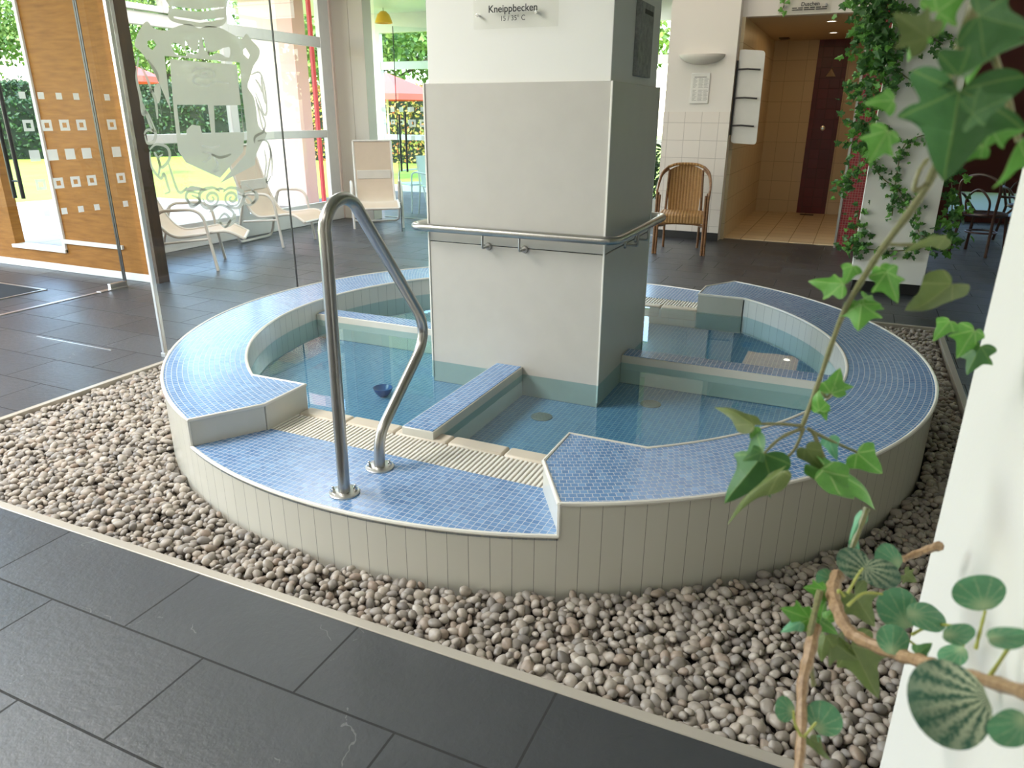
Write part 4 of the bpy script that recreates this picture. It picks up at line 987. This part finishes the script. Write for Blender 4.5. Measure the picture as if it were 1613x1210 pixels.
def leaf(root, kd, base, tip, wr=1.0, d=.8, roll=0., dz=.0, var=None, label=None):
    d = safe(*base, safe(*tip, d)); p0 = dep(*base, d); p1 = dep(*tip, d+dz*d)
    y = p1-p0; L = y.length; y.normalize(); toc = (CAM-(p0+p1)/2).normalized(); z = (toc-y*toc.dot(y)).normalized()
    z = Matrix.Rotation(R(roll), 3, y) @ z; x = y.cross(z)
    o = bpy.data.objects.new('leaf', LEAF[kd, rl_.randrange(3) if var is None else var]); COL.objects.link(o); o.parent = root
    m = Matrix((x*L*wr, y*L, z*L)).transposed().to_4x4(); m.translation = p0-Vector(root.location); o.matrix_local = m
    if label: o['label'] = label
    return o
def stem(root, pts, d, r, m, name='stem', wob=.0, seg=8):
    ds = d if isinstance(d, (list, tuple)) else [d]*len(pts)
    P_ = [dep(u, v, safe(u, v, dd)) for (u, v), dd in zip(pts, ds)]; q = smooth_path(P_, 6); n = len(q)
    rr = [r*(1-.35*i/n)*(1+.12*sin(i*1.7)) for i in range(n)]
    return MB().tube(q, rr, seg).build(name, m, root)
m_stem = mat('ivy_stem', build=b_wood((.12, .13, .05), (.24, .22, .10), 60, 60))
m_pet = mat('yellow_green_petiole', (.34, .36, .08), .5)
m_twig = mat('dry_brown_twig', build=b_wood((.16, .085, .04), (.45, .30, .17), 60, 20))
iv = thing('ivy_vine', 'green ivy vine hanging in front of the basin from the upper right', 'ivy', dep(1560, -60, .5))
stem(iv, [(1560, -60), (1530, 20), (1505, 100), (1490, 200), (1462, 290), (1395, 385), (1368, 425), (1327, 497), (1290, 600), (1264, 671)], [.5, .5, .52, .56, .62, .72, .76, .82, .86, .88], .0042, m_stem)
for pts in ([(1264, 671), (1228, 668), (1186, 668)], [(1266, 674), (1230, 690), (1202, 716)], [(1266, 674), (1250, 710), (1219, 736)], [(1280, 680), (1287, 700), (1292, 742)], [(1282, 682), (1300, 725), (1316, 757)],
            [(1272, 675), (1300, 690), (1351, 713)], [(1289, 600), (1300, 625), (1309, 620)]): stem(iv, pts, .88, .0024, m_stem)
stem(iv, [(1505, 100), (1480, 170), (1500, 150)], [.52, .5, .47], .003, m_stem); stem(iv, [(1530, 20), (1570, 100), (1605, 222)], .5, .003, m_stem); stem(iv, [(1462, 290), (1440, 300), (1448, 270), (1462, 250)], .62, .0025, m_stem)
stem(iv, [(1395, 385), (1440, 385), (1490, 373)], .72, .002, m_stem)
for a in (('dark', (1512, 140), (1484, 292), 1.05, .46, 10, .1, 0), ('ivy', (1409, 158), (1366, 160), 1.2, .58, 25, 0, 1), ('ivy', (1399, 206), (1370, 256), 1.0, .58, -15, 0, 0), ('olive', (1462, 60), (1408, 20), 1.0, .45, 10, 0, 0), ('ivy', (1452, 55), (1428, 92), .9, .55, 30, 0, 1),
          ('dark', (1540, 25), (1640, 50), .9, .42, -20, 0, 0), ('dark', (1510, 120), (1620, 60), .55, .45, 40, 0, 2), ('ivy', (1548, 228), (1500, 258), .8, .5, 30, 0, 1), ('ivy', (1560, 205), (1625, 200), .75, .48, -20, 0, 0), ('ivy', (1605, 222), (1568, 300), .45, .48, 55, 0, 2),
          ('ivy', (1475, 20), (1530, -20), 1.0, .5, 0, 0, 0), ('olive', (1490, 373), (1425, 388), .6, .7, 45, 0, 1), ('ivy', (1545, 70), (1520, 130), .8, .5, 20, 0, 1), ('dark', (1530, 180), (1600, 150), .8, .44, 15, 0, 0),
          ('ivy', (1328, 447), (1272, 441), .9, .8, 35, .03, 0), ('ivy', (1344, 418), (1330, 448), 1.1, .78, 0, 0, 1), ('ivy', (1396, 428), (1416, 478), .95, .76, -25, 0, 0), ('ivy', (1385, 420), (1400, 462), .8, .77, 20, 0, 1),
          ('ivy', (1357, 479), (1351, 522), 1.35, .8, 10, 0, 0), ('ivy', (1360, 470), (1392, 488), 1.0, .8, -30, 0, 2), ('olive', (1500, 449), (1418, 507), .62, .72, -25, .1, 1), ('ivy', (1497, 505), (1470, 535), 1.0, .8, 10, 0, 1), ('ivy', (1535, 520), (1508, 565), .9, .8, -20, 0, 0), ('dark', (1545, 545), (1522, 590), .9, .8, 20, 0, 0),
          ('ivy', (1309, 620), (1325, 578), 1.05, .86, 5, 0, 1), ('ivy', (1316, 612), (1346, 610), .9, .86, 20, 0, 0), ('ivy', (1290, 648), (1284, 610), 1.0, .86, -30, 0, 1), ('ivy', (1294, 640), (1302, 664), .8, .86, 10, 0, 0),
          ('olive', (1188, 668), (1124, 630), .55, .86, 35, .05, 1), ('ivy', (1190, 672), (1182, 692), 1.1, .86, 0, 0, 1), ('dark', (1204, 714), (1137, 795), .72, .84, 15, .05, 0), ('dark', (1200, 712), (1170, 725), 1.0, .84, 10, 0, 1), ('dark', (1206, 730), (1212, 785), .6, .86, -30, 0, 2), ('olive', (1230, 740), (1128, 818), .30, .82, 40, .05, 1),
          ('olive', (1268, 706), (1305, 752), .8, .86, 20, 0, 1), ('ivy', (1292, 742), (1344, 808), .62, .84, 35, .05, 1), ('ivy', (1303, 735), (1408, 797), .42, .84, -40, .05, 1), ('teal', (1305, 690), (1318, 728), .8, .88, 10, 0, 1), ('ivy', (1350, 714), (1394, 751), 1.05, .86, 5, 0, 1)):
    leaf(iv, a[0], a[1], a[2], a[3], a[4], a[5], a[6], a[7])
tv = thing('trailing_vine', 'round-leaved vine on knotty brown twigs beside the near white column', 'vine', dep(1420, 1230, .8))
stem(tv, [(1480, 860), (1455, 868), (1422, 881)], .95, .006, m_twig, 'twig')
stem(tv, [(1320, 905), (1312, 930), (1317, 955), (1335, 991), (1362, 1010), (1420, 1033), (1458, 1043), (1500, 1058), (1563, 1075), (1630, 1096)], [.9, .88, .86, .84, .82, .78, .74, .7, .65, .6], .0085, m_twig, 'twig')
stem(tv, [(1284, 985), (1275, 1030), (1264, 1080), (1262, 1165), (1256, 1230)], [.88, .86, .85, .82, .80], .0075, m_twig, 'twig')
stem(tv, [(1292, 930), (1275, 1010), (1282, 1080)], .87, .004, m_stem)
stem(tv, [(1366, 800), (1355, 830), (1335, 880), (1325, 900)], .9, .004, m_stem)
for pts in ([(1335, 935), (1352, 905), (1360, 895)], [(1335, 955), (1360, 935), (1390, 936)], [(1330, 940), (1322, 930), (1320, 935)], [(1436, 1000), (1470, 985), (1515, 990), (1518, 1018)], [(1537, 1022), (1545, 990), (1552, 962)], [(1262, 1160), (1252, 1140), (1250, 1120)], [(1266, 1162), (1280, 1145), (1286, 1138)], [(1450, 1030), (1440, 1015), (1415, 1000)], [(1556, 1070), (1600, 1000), (1575, 1004)]):
    stem(tv, pts, .8, .0018, m_pet, 'petiole')
for a in (('striped', (1372, 905), (1326, 872), .85, .88, 20, 0, 1), ('striped', (1360, 893), (1420, 920), .72, .86, 10, 0, 0), ('round', (1420, 890), (1382, 866), .95, .92, 15, 0, 0), ('olive', (1425, 905), (1445, 918), 1.2, .92, 0, 0, 0), ('round', (1316, 912), (1288, 918), 1.35, .9, -20, 0, 1), ('teal', (1358, 808), (1332, 862), .35, .9, 20, 0, 1), ('teal', (1344, 850), (1356, 874), .7, .9, -20, 0, 1),
          ('ivy', (1300, 930), (1266, 925), 1.0, .88, 20, 0, 0), ('ivy', (1290, 935), (1300, 960), .8, .88, 0, 0, 1), ('ivy', (1275, 975), (1230, 958), .9, .88, 10, 0, 0), ('teal', (1262, 980), (1230, 996), .8, .88, 0, 0, 1), ('ivy', (1285, 972), (1322, 1000), .9, .88, -15, 0, 0), ('ivy', (1290, 985), (1300, 945), .9, .88, 20, 0, 2), ('ivy', (1302, 975), (1318, 955), .9, .87, -10, 0, 1),
          ('olive', (1345, 935), (1380, 990), .95, .9, -10, 0, 0), ('olive', (1340, 1015), (1385, 1105), .75, .9, 10, 0, 0), ('olive', (1310, 1010), (1350, 1040), 1.2, .9, -20, 0, 2), ('olive', (1300, 1000), (1290, 1045), .9, .89, 20, 0, 1),
          ('round', (1432, 990), (1400, 930), .92, .80, 10, 0, 0), ('round', (1428, 965), (1500, 978), .62, .78, -15, 0, 1), ('round', (1405, 1032), (1408, 985), 1.0, .78, 5, 0, 0), ('round', (1552, 962), (1534, 908), 1.35, .70, 5, 0, 0), ('round', (1485, 1000), (1545, 1002), .58, .72, 20, 0, 1), ('round', (1555, 1006), (1620, 1000), .58, .68, -15, 0, 2),
          ('striped', (1558, 1098), (1436, 1122), 1.16, .56, -8, .02, 0), ('round', (1620, 1130), (1568, 1168), .9, .6, -25, 0, 1), ('round', (1252, 1122), (1222, 1112), 1.25, .84, 10, 0, 0), ('round', (1284, 1152), (1312, 1112), 1.15, .83, 0, 0, 1), ('teal', (1285, 1160), (1288, 1185), .7, .83, 0, 0, 1), ('olive', (1275, 1165), (1310, 1208), .5, .83, 30, 0, 1), ('dark', (1445, 1030), (1470, 1012), 1.0, .76, 0, 0, 1), ('round', (1520, 1020), (1480, 1040), .9, .74, 30, 0, 0)):
    leaf(tv, a[0], a[1], a[2], a[3], a[4], a[5], a[6], a[7])
# climbing ivy on the back pillar
ci = thing('climbing_ivy', 'small-leaved ivy climbing up and trailing over the white pillar at the back right', 'ivy', (1.6, 3.44, 0))
rg = random.Random(3); vs, fs, uvs = [], [], []
proto = LEAF['dark', 0]; pv = np.array([v.co[:] for v in proto.vertices]); pf = np.array([p.vertices[:] for p in proto.polygons]); puv = np.array([v.co[:2] for v in proto.vertices])
lm = {'dark': ([], []), 'ivy': ([], [])}
def put(c, s, kd):
    e = Matrix.Rotation(rg.uniform(-2.2, 2.2)+pi, 3, 'Y') @ Matrix.Rotation(rg.gauss(0, .6), 3, 'Z') @ Matrix.Rotation(pi/2+rg.gauss(0, .5), 3, 'X')
    V_, F_ = lm[kd]; o = sum(len(q) for q in V_); V_.append((pv*s) @ np.array(e).T+np.array(c)); F_.append(pf+o)
stems = MB()
def strand(pts, n, s=.045, sp=.05, y=3.44):
    q = smooth_path([(p.x, y-.01, p.z) for p in (on(u, v, 1, y) for u, v in pts)], 6); stems.tube(q, .005, 5)
    for _ in range(n):
        p = rg.choice(q); put((p.x+rg.gauss(0, sp), y-.02-abs(rg.gauss(0, sp*.7)), p.z+rg.gauss(0, sp)), s*rg.uniform(.6, 1.3), 'dark' if rg.random() < .6 else 'ivy')
strand([(1390, -60), (1385, 20), (1375, 80), (1365, 160), (1360, 230)], 480, .055, .085); strand([(1372, 0), (1390, 60), (1378, 120)], 260, .06, .11)
strand([(1362, 200), (1352, 260), (1335, 290), (1325, 290)], 90, .045, .05); strand([(1365, 230), (1385, 275), (1420, 305), (1428, 330)], 70, .042, .04); strand([(1352, 330), (1345, 380), (1330, 390)], 60, .05, .05)
strand([(1400, 100), (1425, 120), (1445, 132)], 22, .035, .025); strand([(1420, 60), (1450, 55), (1485, 70)], 80, .05, .045); strand([(1465, 210), (1428, 225), (1415, 260), (1405, 340)], 55, .04, .035); strand([(1345, 390), (1400, 395), (1450, 390), (1490, 370)], 70, .05, .04)
strand([(1440, 310), (1445, 360), (1465, 380)], 45, .045, .04); strand([(1495, 260), (1500, 320), (1490, 390)], 110, .06, .06, 3.6)
stems.build('stem', m_stem, ci)
for kd, (V_, F_) in lm.items():
    ob = np_mesh('foliage', np.concatenate(V_), np.concatenate(F_), LM[kd]); ob.parent = ci; ob.location = -Vector(ci.location)
    ul = ob.data.uv_layers.new(name='UVMap'); a = np.tile(puv, (len(V_), 1)); li = np.empty(len(ob.data.loops), np.int32); ob.data.loops.foreach_get('vertex_index', li)
    ul.data.foreach_set('uv', a[li].ravel().astype(np.float32))
# trailing sprig above the shower
sp = thing('ivy_sprig', 'thin ivy sprig hanging beside the shower sign', 'ivy', (.3, 5.85, 2.8))
for i, (u, v) in enumerate(((1232, 4), (1240, -6), (1228, 14), (1236, 18), (1244, 2))):
    p = on(u, v, 1, 5.86); o = bpy.data.objects.new('leaf', LEAF['ivy', i % 3]); COL.objects.link(o); o.parent = sp
    o.location = p-Vector(sp.location); o.scale = (.06,)*3; o.rotation_euler = (pi/2, i*1.1, 0)
MB().tube(smooth_path([on(1246, -40, 1, 5.87), on(1238, -5, 1, 5.87), on(1231, 20, 1, 5.87)], 5), .005, 5).build('stem', m_stem, sp)
